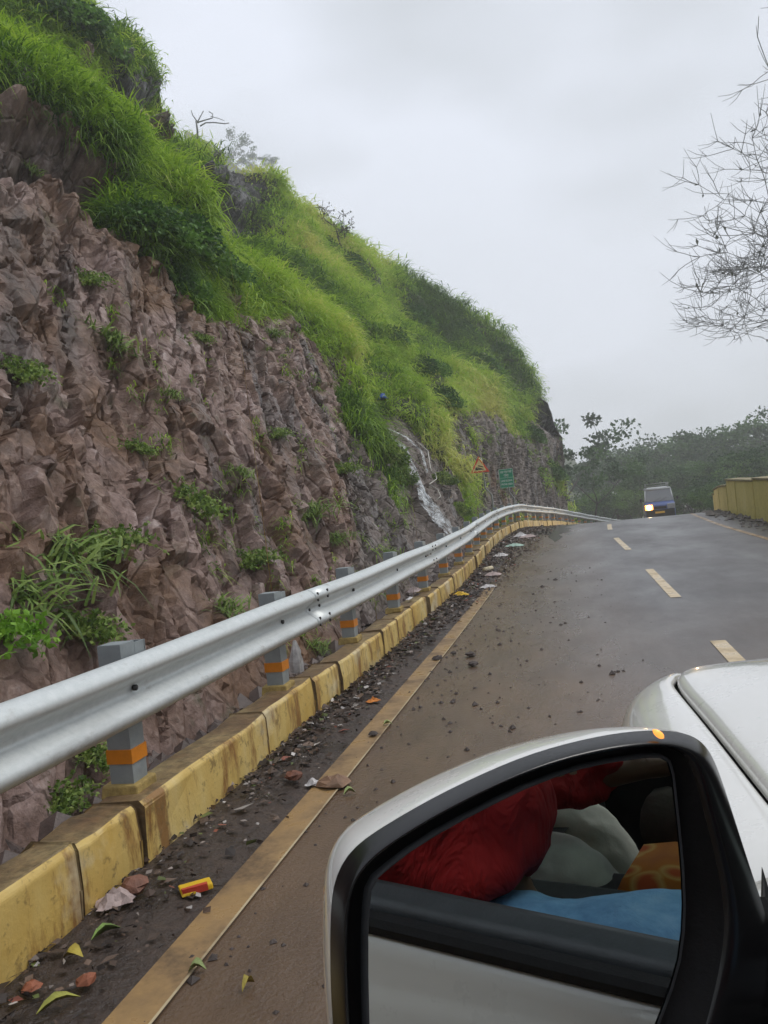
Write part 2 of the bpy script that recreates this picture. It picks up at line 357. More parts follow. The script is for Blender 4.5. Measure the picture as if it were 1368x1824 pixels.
for i, yy in enumerate(posts):
    Mx = Matrix.Translation(Vector(K(yy, 0, 0))) @ Matrix.Rotation(heading(yy), 4, 'Z')
    if pt is None:
        mb = MB(); x0, x1, t = -.185, -.088, .006                      # a C section open towards -y
        mb.box((-.145, .05, .59), (.11, t, .64)); mb.box((-.145 - .052, .0, .59), (t, .094, .64)); mb.box((-.145 + .052, .0, .59), (t, .094, .64))
        mb.box((-.145, -.05, .59), (.11, t, .64)); mb.box((-.145, 0, .909), (.098, .094, .004))
        pt = mb.build('post', POSTM, gr); pbm = MB().box((-.145, .0, .435), (.122, .118, .06)).build('reflective_band', BAND, pt)
        sp = MB(); sp.box((-.125, .135, .78), (.07, .010, .24)); sp.box((-.095, .095, .78), (.010, .08, .24)); sp.box((-.15, .095, .78), (.010, .08, .24))
        spm = sp.build('spacer_block', POSTM, pt); mo = MB().box((-.145, -.0, .293), (.17, .17, .045), jit=.01).build('mortar_pad', MORTAR, pt, bevel=.008)
        bo = MB().cyl((bx + .004, 0, zc), (bx + .02, 0, zc), .013, 10).build('bolt', BOLT, pt); po = pt
    else: po = copy_tree(pt, gr)
    po.matrix_parent_inverse = gr_m; po.matrix_basis = Mx
# ------------------------------------------------------------------ parapet on the right
PARA = None
m = Mat('parapet_paint', .7); a = m.noise(.8, 6, .65, (1, 1, .4)); cc = m.noise(9, 5, .7)
m.col(m.mix(m.ramp(cc, [(.55, 0.), (.75, .6)]), m.ramp(a, [(.3, (.58, .48, .13)), (.55, (.72, .61, .20)), (.8, (.80, .71, .34))]), (.16, .12, .04))); m.bump(cc, .3, .01); PARA = m.m
COPE = flat('parapet_coping', (.33, .28, .16), .8, 0, .4, 5, .4)
par = empty('parapet_wall', tuple(K(24, 6.25)), label='thick yellow concrete parapet wall along the valley side of the road', cat='parapet wall', kind='thing'); pm = Matrix.Translation(-Vector(K(24, 6.25)))
for y0, y1, h in ((-14, -6, 1.02), (-6, 2, 1.02), (2, 10, 1.02), (10, 15.4, 1.0), (15.42, 20.2, .98), (20.22, 24.6, .93), (24.62, 29.8, .76), (29.82, 30.6, .62)):
    mb = MB(); ysx = np.linspace(y0, y1, 5); 
    mb.rings([[Vector(K(q, d, z)) for d, z in ((6.22, -.3), (6.22, h), (6.56, h), (6.56, -1.2))] for q in ysx], 0, smooth=False)
    o = mb.build('wall_segment', PARA, par, bevel=.012); o.matrix_parent_inverse = pm
    mb = MB(); mb.rings([[Vector(K(q, d, z)) for d, z in ((6.19, h + .003), (6.19, h + .05), (6.59, h + .05), (6.59, h + .003))] for q in ysx], 0, smooth=False)
    o = mb.build('coping', COPE, par, bevel=.01); o.matrix_parent_inverse = pm
    if y1 - y0 > 2:
        mb = MB(); 
        for q in np.arange(y0 + .01, y1, 2.6): mb.rings([[Vector(K(q + e_, d, z)) for d, z in ((6.205, -.3), (6.205, h - .005), (6.218, h - .005), (6.218, -.3))] for e_ in (0, .16)], 0, smooth=False)
        o = mb.build('pilaster', PARA, par); o.matrix_parent_inverse = pm
# ------------------------------------------------------------------ rocky hillside
sk = [(-700, -560, 13), (-420, -330, 15), (-200, -200, 17), (0, -90, 19), (150, 0, 21), (225, 72, 23.5), (288, 125, 26), (285, 195, 28), (378, 292, 33), (500, 345, 37), (575, 390, 40), (640, 437, 43), (720, 492, 46), (800, 532, 48), (870, 575, 49), (905, 612, 48.5), (938, 684, 47), (985, 716, 46), (1003, 775, 46)]
R_ = np.array([at_t(*q) for q in sk])
# station of each skyline point: for the ones ahead of the bend y itself; force monotonic stations
st_r = np.array([0, 3, 6, 9, 12, 14.5, 17, 19.5, 23, 26, 28.5, 31, 34, 36.5, 38.5, 40, 41.5, 43, 45.])
R_ = np.vstack([[-16, -10, 14.], [-15.5, -4, 14.5], R_, at_t(1010, 850, 47.5), at_t(1013, 905, 50), [-6, 62, -2], [-12, 75, -4]]); st_r = np.concatenate([[-14, -6], st_r, [46.5, 48, 54, 60]])
def ridge(s): return np.stack([np.interp(s, st_r, R_[:, k]) for k in range(3)], -1)
mid_s = np.array([-14, 0, 5, 7, 9.5, 14, 18, 20, 22, 24, 27, 30, 35, 40, 44, 46, 48, 54, 60.])
mid_w = np.array([3.2, 3.4, 3.6, 3.7, 3.7, 3.75, 3.4, 3.2, 3.1, 3.0, 2.5, 2.2, 1.8, 1.6, 1.7, 2.2, 3.5, 9, 14])
mid_z = np.array([5.0, 5.2, 5.0, 5.1, 5.7, 5.5, 5.2, 5.0, 4.8, 4.6, 4.6, 4.6, 4.4, 4.2, 3.8, 3.3, 2.0, .0, 0])
def base_rows(s):
    rows = [K(s, -.27, -.16), K(s, -.5, -.25), K(s, -.72, -.05), K(s, -.9, .3)]
    extra = np.where(s > 44, (s - 44) * .55, 0)
    rows = [r + np.stack([-extra, extra * .3, 0 * s], 1) for r in rows]
    M = K(s, -np.interp(s, mid_s, mid_w), 0); M[:, 2] = rz_(s) + np.interp(s, mid_s, mid_z)
    M[:, 0] -= extra * .3
    Rg = ridge(s); back = Rg + np.array([-5, 1.0, -2.2]); bb = Rg + np.array([-26, 3, -14])
    return rows, M, Rg, back, bb
# stations spaced by distance
sv = [-12.0]
while sv[-1] < 60: sv.append(sv[-1] + (.035 + .0016 * max(0, sv[-1])) * (1 if sv[-1] > 1.5 else 3) * 1.05)
sv = np.array(sv); NS = len(sv); rows, Mm, Rg, back, bb = base_rows(sv)
cols = []; kind = []
def lerp_rows(A, B, n, end=False, bul=0, nrm=None):
    for k in range(n + (1 if end else 0)):
        t = k / n; P = A * (1 - t) + B * t
        if bul: P = P + nrm * (bul * 4 * t * (1 - t))[..., None] if np.ndim(bul) else P + nrm * bul * 4 * t * (1 - t)
        cols.append(P)
lerp_rows(rows[0], rows[1], 4); lerp_rows(rows[1], rows[2], 5); lerp_rows(rows[2], rows[3], 8)
lerp_rows(rows[3], Mm, 130); lerp_rows(Mm, Rg, 190); lerp_rows(Rg, back, 14); lerp_rows(back, bb, 10, True)
NQ = len(cols); P0 = np.stack(cols, 1).reshape(-1, 3)          # index = s*NQ+q
qi = np.tile(np.arange(NQ), NS); si = np.repeat(sv, NQ)
# smooth the crease at the rock/slope join
G = P0.reshape(NS, NQ, 3)
for _ in range(10):
    G[:, 3:NQ - 3] = .5 * G[:, 3:NQ - 3] + .25 * (G[:, 2:NQ - 4] + G[:, 4:NQ - 2])
P0 = G.reshape(-1, 3)
def normals(G):
    du = np.gradient(G, axis=0); dv = np.gradient(G, axis=1); n = np.cross(dv, du); n /= np.linalg.norm(n, axis=2, keepdims=True) + 1e-9
    return n
Nn = normals(G).reshape(-1, 3)
if (Nn[:, 0].mean() < 0): Nn = -Nn
# gully with the waterfall: its left lip leans uphill
zrel = P0[:, 2] - rz_(np.clip(si, -59, 109))
lip = 13.7 + np.clip(zrel, 0, 6) * 1.08 + .35 * fbm(P0 * .9, 3, 3)
gul = sstep(0, .5, si - lip) * (1 - sstep(1.8, 4.6, si - lip)) * sstep(-.1, .6, zrel) * (1 - sstep(4.6, 7.5, zrel))
D = -1.25 * gul
px, py, pf = proj(P0)
wx = px + 26 * fbm(P0 * .8, 3, 21) * 18 / np.maximum(pf, 6); wy = py + 26 * fbm(P0 * .8 + 9, 3, 33) * 18 / np.maximum(pf, 6)
def inpoly(poly, x, y):
    c_ = np.zeros(len(x), bool); n = len(poly)
    for i in range(n):
        x1, y1 = poly[i]; x2, y2 = poly[(i + 1) % n]
        if y1 == y2: continue
        c_ ^= ((y1 > y) != (y2 > y)) & (x < (x2 - x1) * (y - y1) / (y2 - y1) + x1)
    return c_
PA = [(-900, 100), (0, 195), (110, 225), (200, 310), (228, 390), (285, 470), (320, 545), (440, 545), (520, 560), (570, 612), (622, 640), (625, 760), (650, 800), (690, 880), (760, 930), (800, 1000), (760, 1100), (0, 2600), (-3000, 2600), (-3000, 100)]
PB = [(630, 705), (680, 712), (745, 770), (760, 790), (800, 850), (830, 910), (850, 965), (760, 985), (700, 900), (690, 830), (660, 770)]
PC = [(835, 720), (880, 735), (905, 770), (950, 745), (1000, 760), (1020, 900), (1030, 980), (845, 980), (850, 900), (815, 850), (775, 790), (790, 735)]
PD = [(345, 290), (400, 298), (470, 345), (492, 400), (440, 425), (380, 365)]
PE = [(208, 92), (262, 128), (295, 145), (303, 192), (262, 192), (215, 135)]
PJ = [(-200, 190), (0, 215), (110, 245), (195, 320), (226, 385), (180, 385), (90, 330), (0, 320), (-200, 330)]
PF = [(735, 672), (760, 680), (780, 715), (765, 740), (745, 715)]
PG = [(935, 705), (990, 712), (1002, 760), (985, 775), (950, 750)]
PH = [(258, 205), (330, 240), (330, 262), (262, 228)]; PI_ = [(795, 590), (850, 600), (905, 650), (890, 680), (830, 640)]
ry = pf
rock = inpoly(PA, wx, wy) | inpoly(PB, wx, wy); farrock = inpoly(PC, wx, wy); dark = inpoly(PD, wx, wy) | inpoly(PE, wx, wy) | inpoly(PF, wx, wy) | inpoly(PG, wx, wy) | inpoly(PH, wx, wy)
patch = fbm(P0 * .55, 3, 51)
farrock &= (patch + .6 * fbm(P0 * 1.7, 2, 77)) > -.42
oob = si < 2.5; rock = np.where(oob, zrel < 5.0, rock)
small = (fbm(P0 * .6 + 40, 3, 61) > .52) & (si > 8) & ~rock      # outcrops peeping through the grass
foot = zrel < .35
rockm = (rock | farrock | dark | small | foot).astype(float)
low = qi < 18; rockm[low] = 1
# blur masks over the grid
def blur(a, n=3):
    A = a.reshape(NS, NQ).astype(float)
    for _ in range(n):
        A[1:-1] = (A[:-2] + 2 * A[1:-1] + A[2:]) / 4; A[:, 1:-1] = (A[:, :-2] + 2 * A[:, 1:-1] + A[:, 2:]) / 4
    return A.ravel()
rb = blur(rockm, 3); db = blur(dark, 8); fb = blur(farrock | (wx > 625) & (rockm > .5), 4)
# displacement
wv = np.stack([fbm(P0 * .7, 2, 90 + k) for k in range(3)], 1) * .55
Q1 = (P0 + wv) * np.array([.35, .80, .20]); Q1[:, 1] -= P0[:, 2] * .66        # joints lean uphill
h1, g1 = facet(Q1, 100, 1.15)
h2, g2 = facet((P0 + wv * .6) * np.array([1.0, 2.3, .75]) - np.stack([0 * si, P0[:, 2] * 1.75, 0 * si], 1), 200, 1.2)
h3, g3 = facet((P0 + wv * .3) * np.array([3.4, 5.0, 2.2]) - np.stack([0 * si, P0[:, 2] * 3.0, 0 * si], 1), 300, 1.2)
h4, g4 = facet(P0 * 9.5 + wv, 400, 1.3)
edge = np.clip(blur(np.ones(len(si)), 0), 0, 1)
rockD = .12 * h1 + .095 * h2 + .055 * h3 + .015 * h4 - .12 * (1 - sstep(0, .08, g1)) - .09 * (1 - sstep(0, .08, g2)) - .025 * (1 - sstep(0, .12, g3))
grassD = 1.1 * fbm(P0 * .26, 4, 70) + .45 * fbm(P0 * .9, 3, 80)
lipD = lambda poly, dy_: blur(inpoly([(x_, y_ - dy_) for x_, y_ in poly], wx, wy), 7)
grassD = grassD - .38 - 1.9 * np.exp(-((si - 16.8) / 2.2) ** 2) * sstep(175, 250, qi) * (1 - sstep(322, 336, qi)) - .6 * np.exp(-((qi - 250) / 45) ** 2)
calm = np.clip(.35 + zrel * .5, .25, 1)              # stay off the barrier
D += rb * rockD * calm + (1 - rb) * grassD + .35 * (1 - rb) * sstep(.5, .0, rb)
D -= .9 * db + .75 * blur(inpoly(PJ, wx, wy), 5); D += .5 * lipD(PJ, 60); D -= .7 * np.exp(-((px - 893) / 48) ** 2 - ((py - 885) / 75) ** 2) * (si > 20); D += 1.1 * lipD(PD, 50) + .8 * lipD(PE, 40) + .5 * lipD(PF, 28) + .5 * lipD(PG, 25)
D *= np.clip((NQ - 1 - qi) / 30, 0, 1)
near_ridge = np.clip(np.abs(qi - 337) / 30, .55, 1); D = np.where(rb < .5, D * near_ridge, D)
D = np.where((qi < 10), D * .3, D)
# the shaded notch under the grass lip, upper left
P1 = P0 + Nn * D[:, None]
HP = P1; hN = normals(P1.reshape(NS, NQ, 3)).reshape(-1, 3)
if hN[:, 0].mean() < 0: hN = -hN
hpx, hpy, hpf = proj(P1)
idx = np.arange(NS * NQ).reshape(NS, NQ)
Q = np.stack([idx[:-1, :-1], idx[1:, :-1], idx[1:, 1:], idx[:-1, 1:]], -1).reshape(-1, 4)
hollow = blur(inpoly(PJ, wx, wy), 5)  # where the shade under the grass lip is painted into the rock colour
rust = np.clip(blur(((wx < 330) & (wy > 400) & (wy < 560) & (wx > 210)) | (fbm(P0 * .5, 3, 140) > .42), 4), 0, 1)
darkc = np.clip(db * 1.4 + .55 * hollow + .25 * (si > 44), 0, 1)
wetv = fbm(np.stack([P0[:, 0] * .5, (P0[:, 1] - .85 * P0[:, 2]) * 1.7, P0[:, 2] * .22], 1), 4, 701)
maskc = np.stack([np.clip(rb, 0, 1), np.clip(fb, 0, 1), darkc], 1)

m = Mat('hill_rock', .6); at = m.attr('mask'); sp = m.N('ShaderNodeSeparateColor'); m.L(at.outputs['Color'], sp.inputs[0])
ru = m.attr('rust').outputs['Fac']
a = m.noise(.9, 6, .6); b = m.noise(5, 7, .68, (1, 1, .6)); cc = m.noise(22, 6, .7)
purple = m.ramp(b, [(.30, (.055, .032, .026)), (.42, (.18, .112, .090)), (.55, (.30, .208, .182)), (.69, (.50, .405, .38))])
brown = m.ramp(b, [(.3, (.07, .036, .02)), (.55, (.18, .10, .06)), (.8, (.31, .21, .14))])
rk = m.mix(m.ramp(a, [(.42, 0.), (.6, 1.)]), purple, brown)
grey = m.ramp(b, [(.3, (.045, .04, .035)), (.55, (.14, .125, .11)), (.8, (.26, .24, .22))])
rk = m.mix(m.math('MULTIPLY', sp.outputs[1], .7), rk, grey)
rk = m.mix(m.math('MULTIPLY', ru, .75), rk, m.ramp(b, [(.3, (.09, .04, .018)), (.7, (.22, .115, .05))]))
rk = m.mix(m.math('MULTIPLY', m.ramp(cc, [(.55, 0.), (.72, 1.)]), .35), rk, (.05, .035, .03))
wetn = m.attr('wet').outputs['Fac']; wetf = m.ramp(wetn, [(.52, 0.), (.66, 1.)]); rk = m.mix(m.math('MULTIPLY', wetf, .74), rk, (.035, .024, .020)); moss = m.noise(1.7, 6, .7); rk = m.mix(m.ramp(moss, [(.60, 0.), (.72, .55)]), rk, (.065, .085, .03))
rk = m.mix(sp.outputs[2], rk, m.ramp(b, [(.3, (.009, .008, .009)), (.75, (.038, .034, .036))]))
soil = m.ramp(b, [(.3, (.035, .045, .014)), (.7, (.075, .11, .03))])
m.col(m.mix(m.ramp(sp.outputs[0], [(.35, 0.), (.6, 1.)]), soil, rk))
m.rough(m.mix(wetf, m.ramp(m.noise(2.4, 5, .65), [(.35, .38), (.65, .75)]), (.20, .20, .20))); m.bump(b, .5, .06); m.bump(cc, .75, .03); m.bump(m.noise(85, 4, .7), .5, .008)
vo = m.N('ShaderNodeTexVoronoi'); vo.feature = 'DISTANCE_TO_EDGE'; vo.inputs['Scale'].default_value = 3.2; wv_ = m.mix(.25, m.co((1, 1, .6)), m.t.nodes.new('ShaderNodeTexNoise').outputs['Color'], 'ADD'); m.L(wv_, vo.inputs['Vector'])
m.bump(m.ramp(vo.outputs['Distance'], [(0., 0.), (.07, 1.)]), .6, .05); HROCK = m.m
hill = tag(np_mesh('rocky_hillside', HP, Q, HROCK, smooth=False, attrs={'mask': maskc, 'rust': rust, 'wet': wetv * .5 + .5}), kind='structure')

def on_hill(x, y, dmax=14):
    """surface vertex that the photograph shows at this pixel (the nearest one to the eye)"""
    d = np.hypot(hpx - x, hpy - y); k = np.where(d < dmax)[0]
    if len(k) == 0: k = np.array([np.argmin(d)])
    k = k[(hN[k] * (CAM - HP[k])).sum(1) > 0] if ((hN[k] * (CAM - HP[k])).sum(1) > 0).any() else k
    kk = k[np.argmin(hpf[k] + d[k] * .05)]; return kk
# ------------------------------------------------------------------ grass on the hill
def blades(base, nrm, down, length, width, droop, tint, segs=3):
    """arrays of blades: base (n,3); returns V,Q,tint"""
    n = len(base); az = RNG.uniform(0, 2 * PI, n); rnd = np.stack([np.cos(az), np.sin(az), RNG.uniform(-.3, .5, n)], 1)
    up = nrm * .75 + np.array([0, 0, .8]) + rnd * .55; up /= np.linalg.norm(up, axis=1, keepdims=True)
    fall = down * 1.0 + rnd * .35 + np.array([0, 0, -.25]); side = np.cross(up, fall); side /= np.linalg.norm(side, axis=1, keepdims=True) + 1e-6
    sc = np.cos(az * 3)[:, None]; side = side * (.75) + rnd * .45 * sc; side /= np.linalg.norm(side, axis=1, keepdims=True)
    V = np.zeros((n, segs + 1, 2, 3)); T = np.zeros((n, segs + 1, 2))
    for k in range(segs + 1):
        t = k / segs; c_ = base + up * (length * t)[:, None] * (1 - .35 * t * droop[:, None]) + fall * (length * droop * t * t * .75)[:, None]
        w = side * (width * (1 - t ** 1.6) + .0006)[:, None]
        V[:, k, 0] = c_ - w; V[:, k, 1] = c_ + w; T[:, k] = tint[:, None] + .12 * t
    Vf = V.reshape(-1, 3); b0 = (np.arange(n) * (segs + 1) * 2)[:, None, None]; kk = (np.arange(segs) * 2)[None, :, None]
    Qf = (b0 + kk + np.array([0, 1, 3, 2])[None, None, :]).reshape(-1, 4)
    return Vf, Qf, T.ravel()
m = Mat('grass_blades', .5, spec=.3); t = m.attr('tint').outputs['Fac']
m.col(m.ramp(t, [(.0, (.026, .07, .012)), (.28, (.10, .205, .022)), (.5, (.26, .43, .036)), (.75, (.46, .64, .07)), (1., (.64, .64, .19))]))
m.p.inputs['Subsurface Weight'].default_value = 0
tr = m.N('ShaderNodeBsdfTranslucent'); m.L(m.p.inputs['Base Color'].links[0].from_socket, tr.inputs[0]); ms = m.N('ShaderNodeMixShader'); ms.inputs[0].default_value = .42
m.L(m.p.outputs[0], ms.inputs[1]); m.L(tr.outputs[0], ms.inputs[2]); m.L(ms.outputs[0], m.out.inputs[0]); GRASS = m.m
GN = hN.reshape(NS, NQ, 3)
down = np.array([0, 0, -1.]) - hN * (-hN[:, 2])[:, None]; down /= np.linalg.norm(down, axis=1, keepdims=True) + 1e-6
# cell areas
GPd = HP.reshape(NS, NQ, 3); du = np.linalg.norm(np.gradient(GPd, axis=0), axis=2); dv = np.linalg.norm(np.gradient(GPd, axis=1), axis=2); area = (du * dv).ravel()
vis = (hpx > -160) & (hpx < 1200) & (hpy > -160) & (hpy < 1300) & (qi < 348)
facing = ((hN * (CAM - HP)).sum(1) > -.25 * hpf)
wgt = np.where((rb < .42) & (db < .12) & (qi > 12), 1.0, 0.0) * area * np.where(vis, 1.0, .10) * np.where(facing | (qi > 320), 1, .25) * np.clip(14 / np.maximum(hpf, 7), .25, 2.0) ** 1.1
fr = (rb > .25) & (rb < .6) & (qi > 60) & vis; wgt[fr] += area[fr] * 1.0
NT = 15000; pick = RNG.choice(len(wgt), NT, p=wgt / wgt.sum())
per = 26; base = np.repeat(HP[pick], per, 0); nr = np.repeat(hN[pick], per, 0); dn = np.repeat(down[pick], per, 0)
dist = np.repeat(hpf[pick], per)
sp_r = .10 + .006 * dist; base = base + RNG.normal(0, 1, base.shape) * sp_r[:, None] * np.array([.7, 1, .7]) - nr * .05
clump = fbm(HP[pick] * .33, 4, 501); tuft_t = .54 + .7 * clump + .3 * fbm(HP[pick] * 1.3, 2, 507) + RNG.normal(0, .07, NT)
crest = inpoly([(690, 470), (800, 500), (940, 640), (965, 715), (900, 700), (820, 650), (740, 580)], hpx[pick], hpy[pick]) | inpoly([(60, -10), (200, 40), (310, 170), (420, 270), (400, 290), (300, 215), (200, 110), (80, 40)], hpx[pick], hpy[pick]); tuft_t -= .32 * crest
yel = fbm(HP[pick] * .8 + 5, 2, 505); tuft_t += np.where(yel > .55, .12, 0)
lenf = 1 + .9 * fbm(HP[pick] * .45, 3, 511) + RNG.normal(0, .12, NT)
dsh = 1 - .5 * np.clip(blur(dark, 26)[pick] * 3, 0, 1)
L_ = np.repeat(np.clip(lenf, .45, 1.7) * dsh, per) * RNG.uniform(.6, 1.15, len(base)) * (.40 + .006 * np.clip(dist, 0, 50))
wd = (.0065 + .0005 * dist) * RNG.uniform(.7, 1.3, len(base))
V_, Q_, T_ = blades(base, nr, dn, L_, wd, RNG.uniform(.5, 1.3, len(base)), np.clip(np.repeat(tuft_t, per) + RNG.normal(0, .09, len(base)), 0, 1))
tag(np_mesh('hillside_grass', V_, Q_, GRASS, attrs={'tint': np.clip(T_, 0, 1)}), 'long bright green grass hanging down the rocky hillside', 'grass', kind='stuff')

# thin tufts and moss rooted in cracks of the rock
wr = np.where((rb > .6) & vis & (zrel > .2) & (fbm(P0 * .7 + 60, 3, 611) > .12), 1., 0.) * area * (1 + 3 * (g1 < .1)); NT2 = 900; pick = RNG.choice(len(wr), NT2, p=wr / wr.sum())
per = 14; base = np.repeat(HP[pick], per, 0) + RNG.normal(0, .05, (NT2 * per, 3)); dist = np.repeat(hpf[pick], per)
V_, Q_, T_ = blades(base, np.repeat(hN[pick], per, 0), np.repeat(down[pick], per, 0), RNG.uniform(.06, .24, len(base)), (.003 + .00035 * dist), RNG.uniform(.6, 1.4, len(base)), np.clip(RNG.normal(.35, .18, len(base)), 0, 1))
tag(np_mesh('crack_grass', V_, Q_, GRASS, attrs={'tint': np.clip(T_, 0, 1)}), 'thin grass and moss sprouting from cracks all over the bare rock', 'grass', kind='stuff')
# ------------------------------------------------------------------ leaves, shrubs, weeds, trees
def leaves(C_, size, out=None, flat_=.3, asp=.38):
    """one folded rhombic leaf per centre"""
    n = len(C_); a = RNG.normal(0, 1, (n, 3))
    if out is not None: a = a * .8 + out * .9
    a /= np.linalg.norm(a, axis=1, keepdims=True); b = np.cross(a, RNG.normal(0, 1, (n, 3))); b /= np.linalg.norm(b, axis=1, keepdims=True) + 1e-6
    c_ = np.cross(a, b); s_ = np.asarray(size).reshape(-1, 1) * np.ones((n, 1))
    V = np.stack([C_, C_ + a * s_ * .5 + b * s_ * asp + c_ * s_ * .08, C_ + a * s_, C_ + a * s_ * .5 - b * s_ * asp + c_ * s_ * .08], 1).reshape(-1, 3)
    return V, np.arange(n * 4).reshape(-1, 4)
def leaf_mat(name, lo, mid_, hi, tl=.3, rough=.5):
    m = Mat(name, rough, spec=.3); t = m.attr('tint').outputs['Fac']; cc = m.ramp(t, [(.1, lo), (.5, mid_), (.9, hi)]); m.col(cc)
    tr = m.N('ShaderNodeBsdfTranslucent'); m.L(cc, tr.inputs[0]); ms = m.N('ShaderNodeMixShader'); ms.inputs[0].default_value = tl
    m.L(m.p.outputs[0], ms.inputs[1]); m.L(tr.outputs[0], ms.inputs[2]); m.L(ms.outputs[0], m.out.inputs[0]); return m.m
LEAF_B = leaf_mat('bush_leaves', (.03, .08, .018), (.07, .17, .03), (.14, .28, .045))
LEAF_W = leaf_mat('weed_leaves', (.07, .12, .03), (.17, .27, .05), (.30, .38, .10))
LEAF_BR = leaf_mat('bright_leaves', (.10, .22, .02), (.2, .40, .04), (.3, .5, .07))
LEAF_T = leaf_mat('tree_leaves', (.022, .06, .02), (.045, .11, .032), (.09, .18, .045))
LEAF_T2 = leaf_mat('tree_leaves_light', (.035, .085, .025), (.08, .16, .04), (.14, .25, .06))
LEAF_D = leaf_mat('sparse_dull_leaves', (.09, .095, .085), (.13, .14, .12), (.18, .19, .15))
BARK = flat('bark', (.07, .06, .05), .9, 0, .4, 3, .6)
BARKG = flat('pale_grey_bark', (.24, .24, .24), .9, 0, .3, 3, .4)
def shrub_mesh(name, mat, n=700, r=(.5, .5, .4), size=.11, seed=0, lobes=7):
    g = np.random.default_rng(seed); cs = g.normal(0, 1, (lobes, 3)); cs /= np.linalg.norm(cs, axis=1, keepdims=True); cs = cs * np.array(r) * .62; cs[:, 2] = np.abs(cs[:, 2])
    k = g.integers(0, lobes, n); d = g.normal(0, 1, (n, 3)); d /= np.linalg.norm(d, axis=1, keepdims=True)
    rr = g.uniform(.25, 1, n) ** .5 * .52; P = cs[k] + d * rr[:, None] * np.array(r); P[:, 2] = np.maximum(P[:, 2], -.05)
    V, Q = leaves(P, size * g.uniform(.6, 1.3, n), d); t = np.clip(.5 + .2 * g.normal(0, 1, lobes)[k] + .12 * g.normal(0, 1, n), 0, 1)
    return V, Q, np.repeat(t, 4)
def mk_shrub(name, mat, **k):
    V, Q, t = shrub_mesh(name, mat, **k); return np_mesh(name, V, Q, mat, smooth=False, attrs={'tint': t})
def weed(name, mat, n=60, L=.3, seed=0, leafy=False, ls=.045):
    g = np.random.default_rng(seed); V = []; Q = []; T = []; o_ = 0
    for i in range(n):
        az = g.uniform(0, 2 * PI); el = g.uniform(.25, 1.3); d = np.array([math.cos(az) * math.cos(el), math.sin(az) * math.cos(el), math.sin(el)]); l = L * g.uniform(.5, 1.2)
        sd = np.cross(d, [0, 0, 1.]); sd /= np.linalg.norm(sd) + 1e-6; w = .003 + .012 * (l if not leafy else .15)
        b0 = g.normal(0, .11, 3) * np.array([1, 1, .2]); tt = float(np.clip(g.normal(.5, .22), 0, 1))
        for s_ in range(4):
            t = s_ / 3; p = b0 + d * l * t + np.array([0, 0, -1]) * l * .55 * t * t; ww = w * (1 - t ** 2) + .001
            V += [p - sd * ww, p + sd * ww]; T += [tt, tt]
        for s_ in range(3): Q.append((o_ + s_ * 2, o_ + s_ * 2 + 1, o_ + s_ * 2 + 3, o_ + s_ * 2 + 2))
        o_ += 8
        if leafy:
            for s_ in (.3, .45, .6, .7, .85, 1.0):
                p = b0 + d * l * s_ + np.array([0, 0, -1]) * l * .55 * s_ * s_; lv, lq = leaves(np.array([p]), np.array([ls]), None)
                V += list(lv); T += [tt] * 4; Q.append(tuple(o_ + np.arange(4))); o_ += 4
    return np_mesh(name, np.array(V), np.array(Q), mat, smooth=False, attrs={'tint': np.array(T)})
def put(o, k, sc=1, off=0, tilt=True):
    p = HP[k] + hN[k] * off; o.location = p
    z = Vector(hN[k] * .6 + np.array([0, 0, .9])).normalized() if tilt else Vector((0, 0, 1))
    q = z.to_track_quat('Z', 'Y').to_euler(); o.rotation_euler = (q.x, q.y, random.uniform(0, 6) * 0 + q.z); o.scale = (sc,) * 3
# weeds on the rock face: pixel in the photograph, size, label
ws = [(60, 300, .9, 'green tuft growing in the dark hollow under the grass lip, high on the rock face'), (45, 662, 1.0, 'light green leafy weed on the rock face beside the dark brown hollow'),
      (190, 610, 1.5, 'wide straggly green weed hanging on the upper middle of the purple rock'), (160, 500, 1.0, 'yellowish weed on the smooth rock slab below the grass lip'), (305, 705, .7, 'small pale weed in a crack in the middle of the rock face'),
      (495, 775, 1.0, 'upright yellow green weed in a vertical crack of the rock face'), (430, 842, .8, 'thin yellow weed hanging from a joint in the middle of the rock face'), (340, 900, 1.4, 'broad straggly weed on a ledge low on the rock face'),
      (105, 990, 1.6, 'large green weed clump low on the rock face above the barrier'), (190, 975, 1.3, 'green weed clump right beside the largest clump low on the rock'), (567, 915, 1.6, 'tall green fern-like weed on the rock near its right hand corner'),
      (452, 1010, 1.2, 'green weed hanging just above the second barrier post'), (60, 1065, 1.3, 'dull olive weed clump on dark rock above the barrier beam'), (150, 1130, 1.2, 'weed with drooping leaves above the beam by the dark cleft'),
      (400, 1085, 1.0, 'low green weed at the rock foot behind the barrier beam'), (620, 835, 1.2, 'yellow green weed at the rock corner beside the leafy clump'), (690, 990, .9, 'green tuft at the foot of the rock above the fourth post'), (250, 800, .8, 'faint green weed on the brown left half of the rock face'),
      (500, 590, 1.1, 'green tuft hanging over a small rock knob below the grass edge'), (365, 610, .8, 'short grass tuft in a hollow below the dark leafy shrub'), (600, 960, .9, 'pale green moss tuft low on the wet right end of the rock'),
      (150, 1345, .8, 'green weed behind the kerb seen under the barrier beam'), (565, 1155, .7, 'dark green tuft behind the kerb near the second post'), (110, 1420, .8, 'dull green weed at the rock foot under the near end of the beam')]
protoW = [weed('weed_plant', LEAF_W, 130, .32, 1), weed('weed_plant', LEAF_W, 110, .30, 2, True)]
for i, (x, y, s_, lab) in enumerate(ws):
    p = protoW[i % 2]; o = p if i < 2 else p.copy()
    if i >= 2: COL.objects.link(o)
    k = on_hill(x, y, 12); s_ *= .72 if i % 2 else .95; put(o, k, s_, .02); o.scale = (s_, s_, s_ * .95)
    tag(o, lab, 'weed', 'weeds growing on the bare rock face')
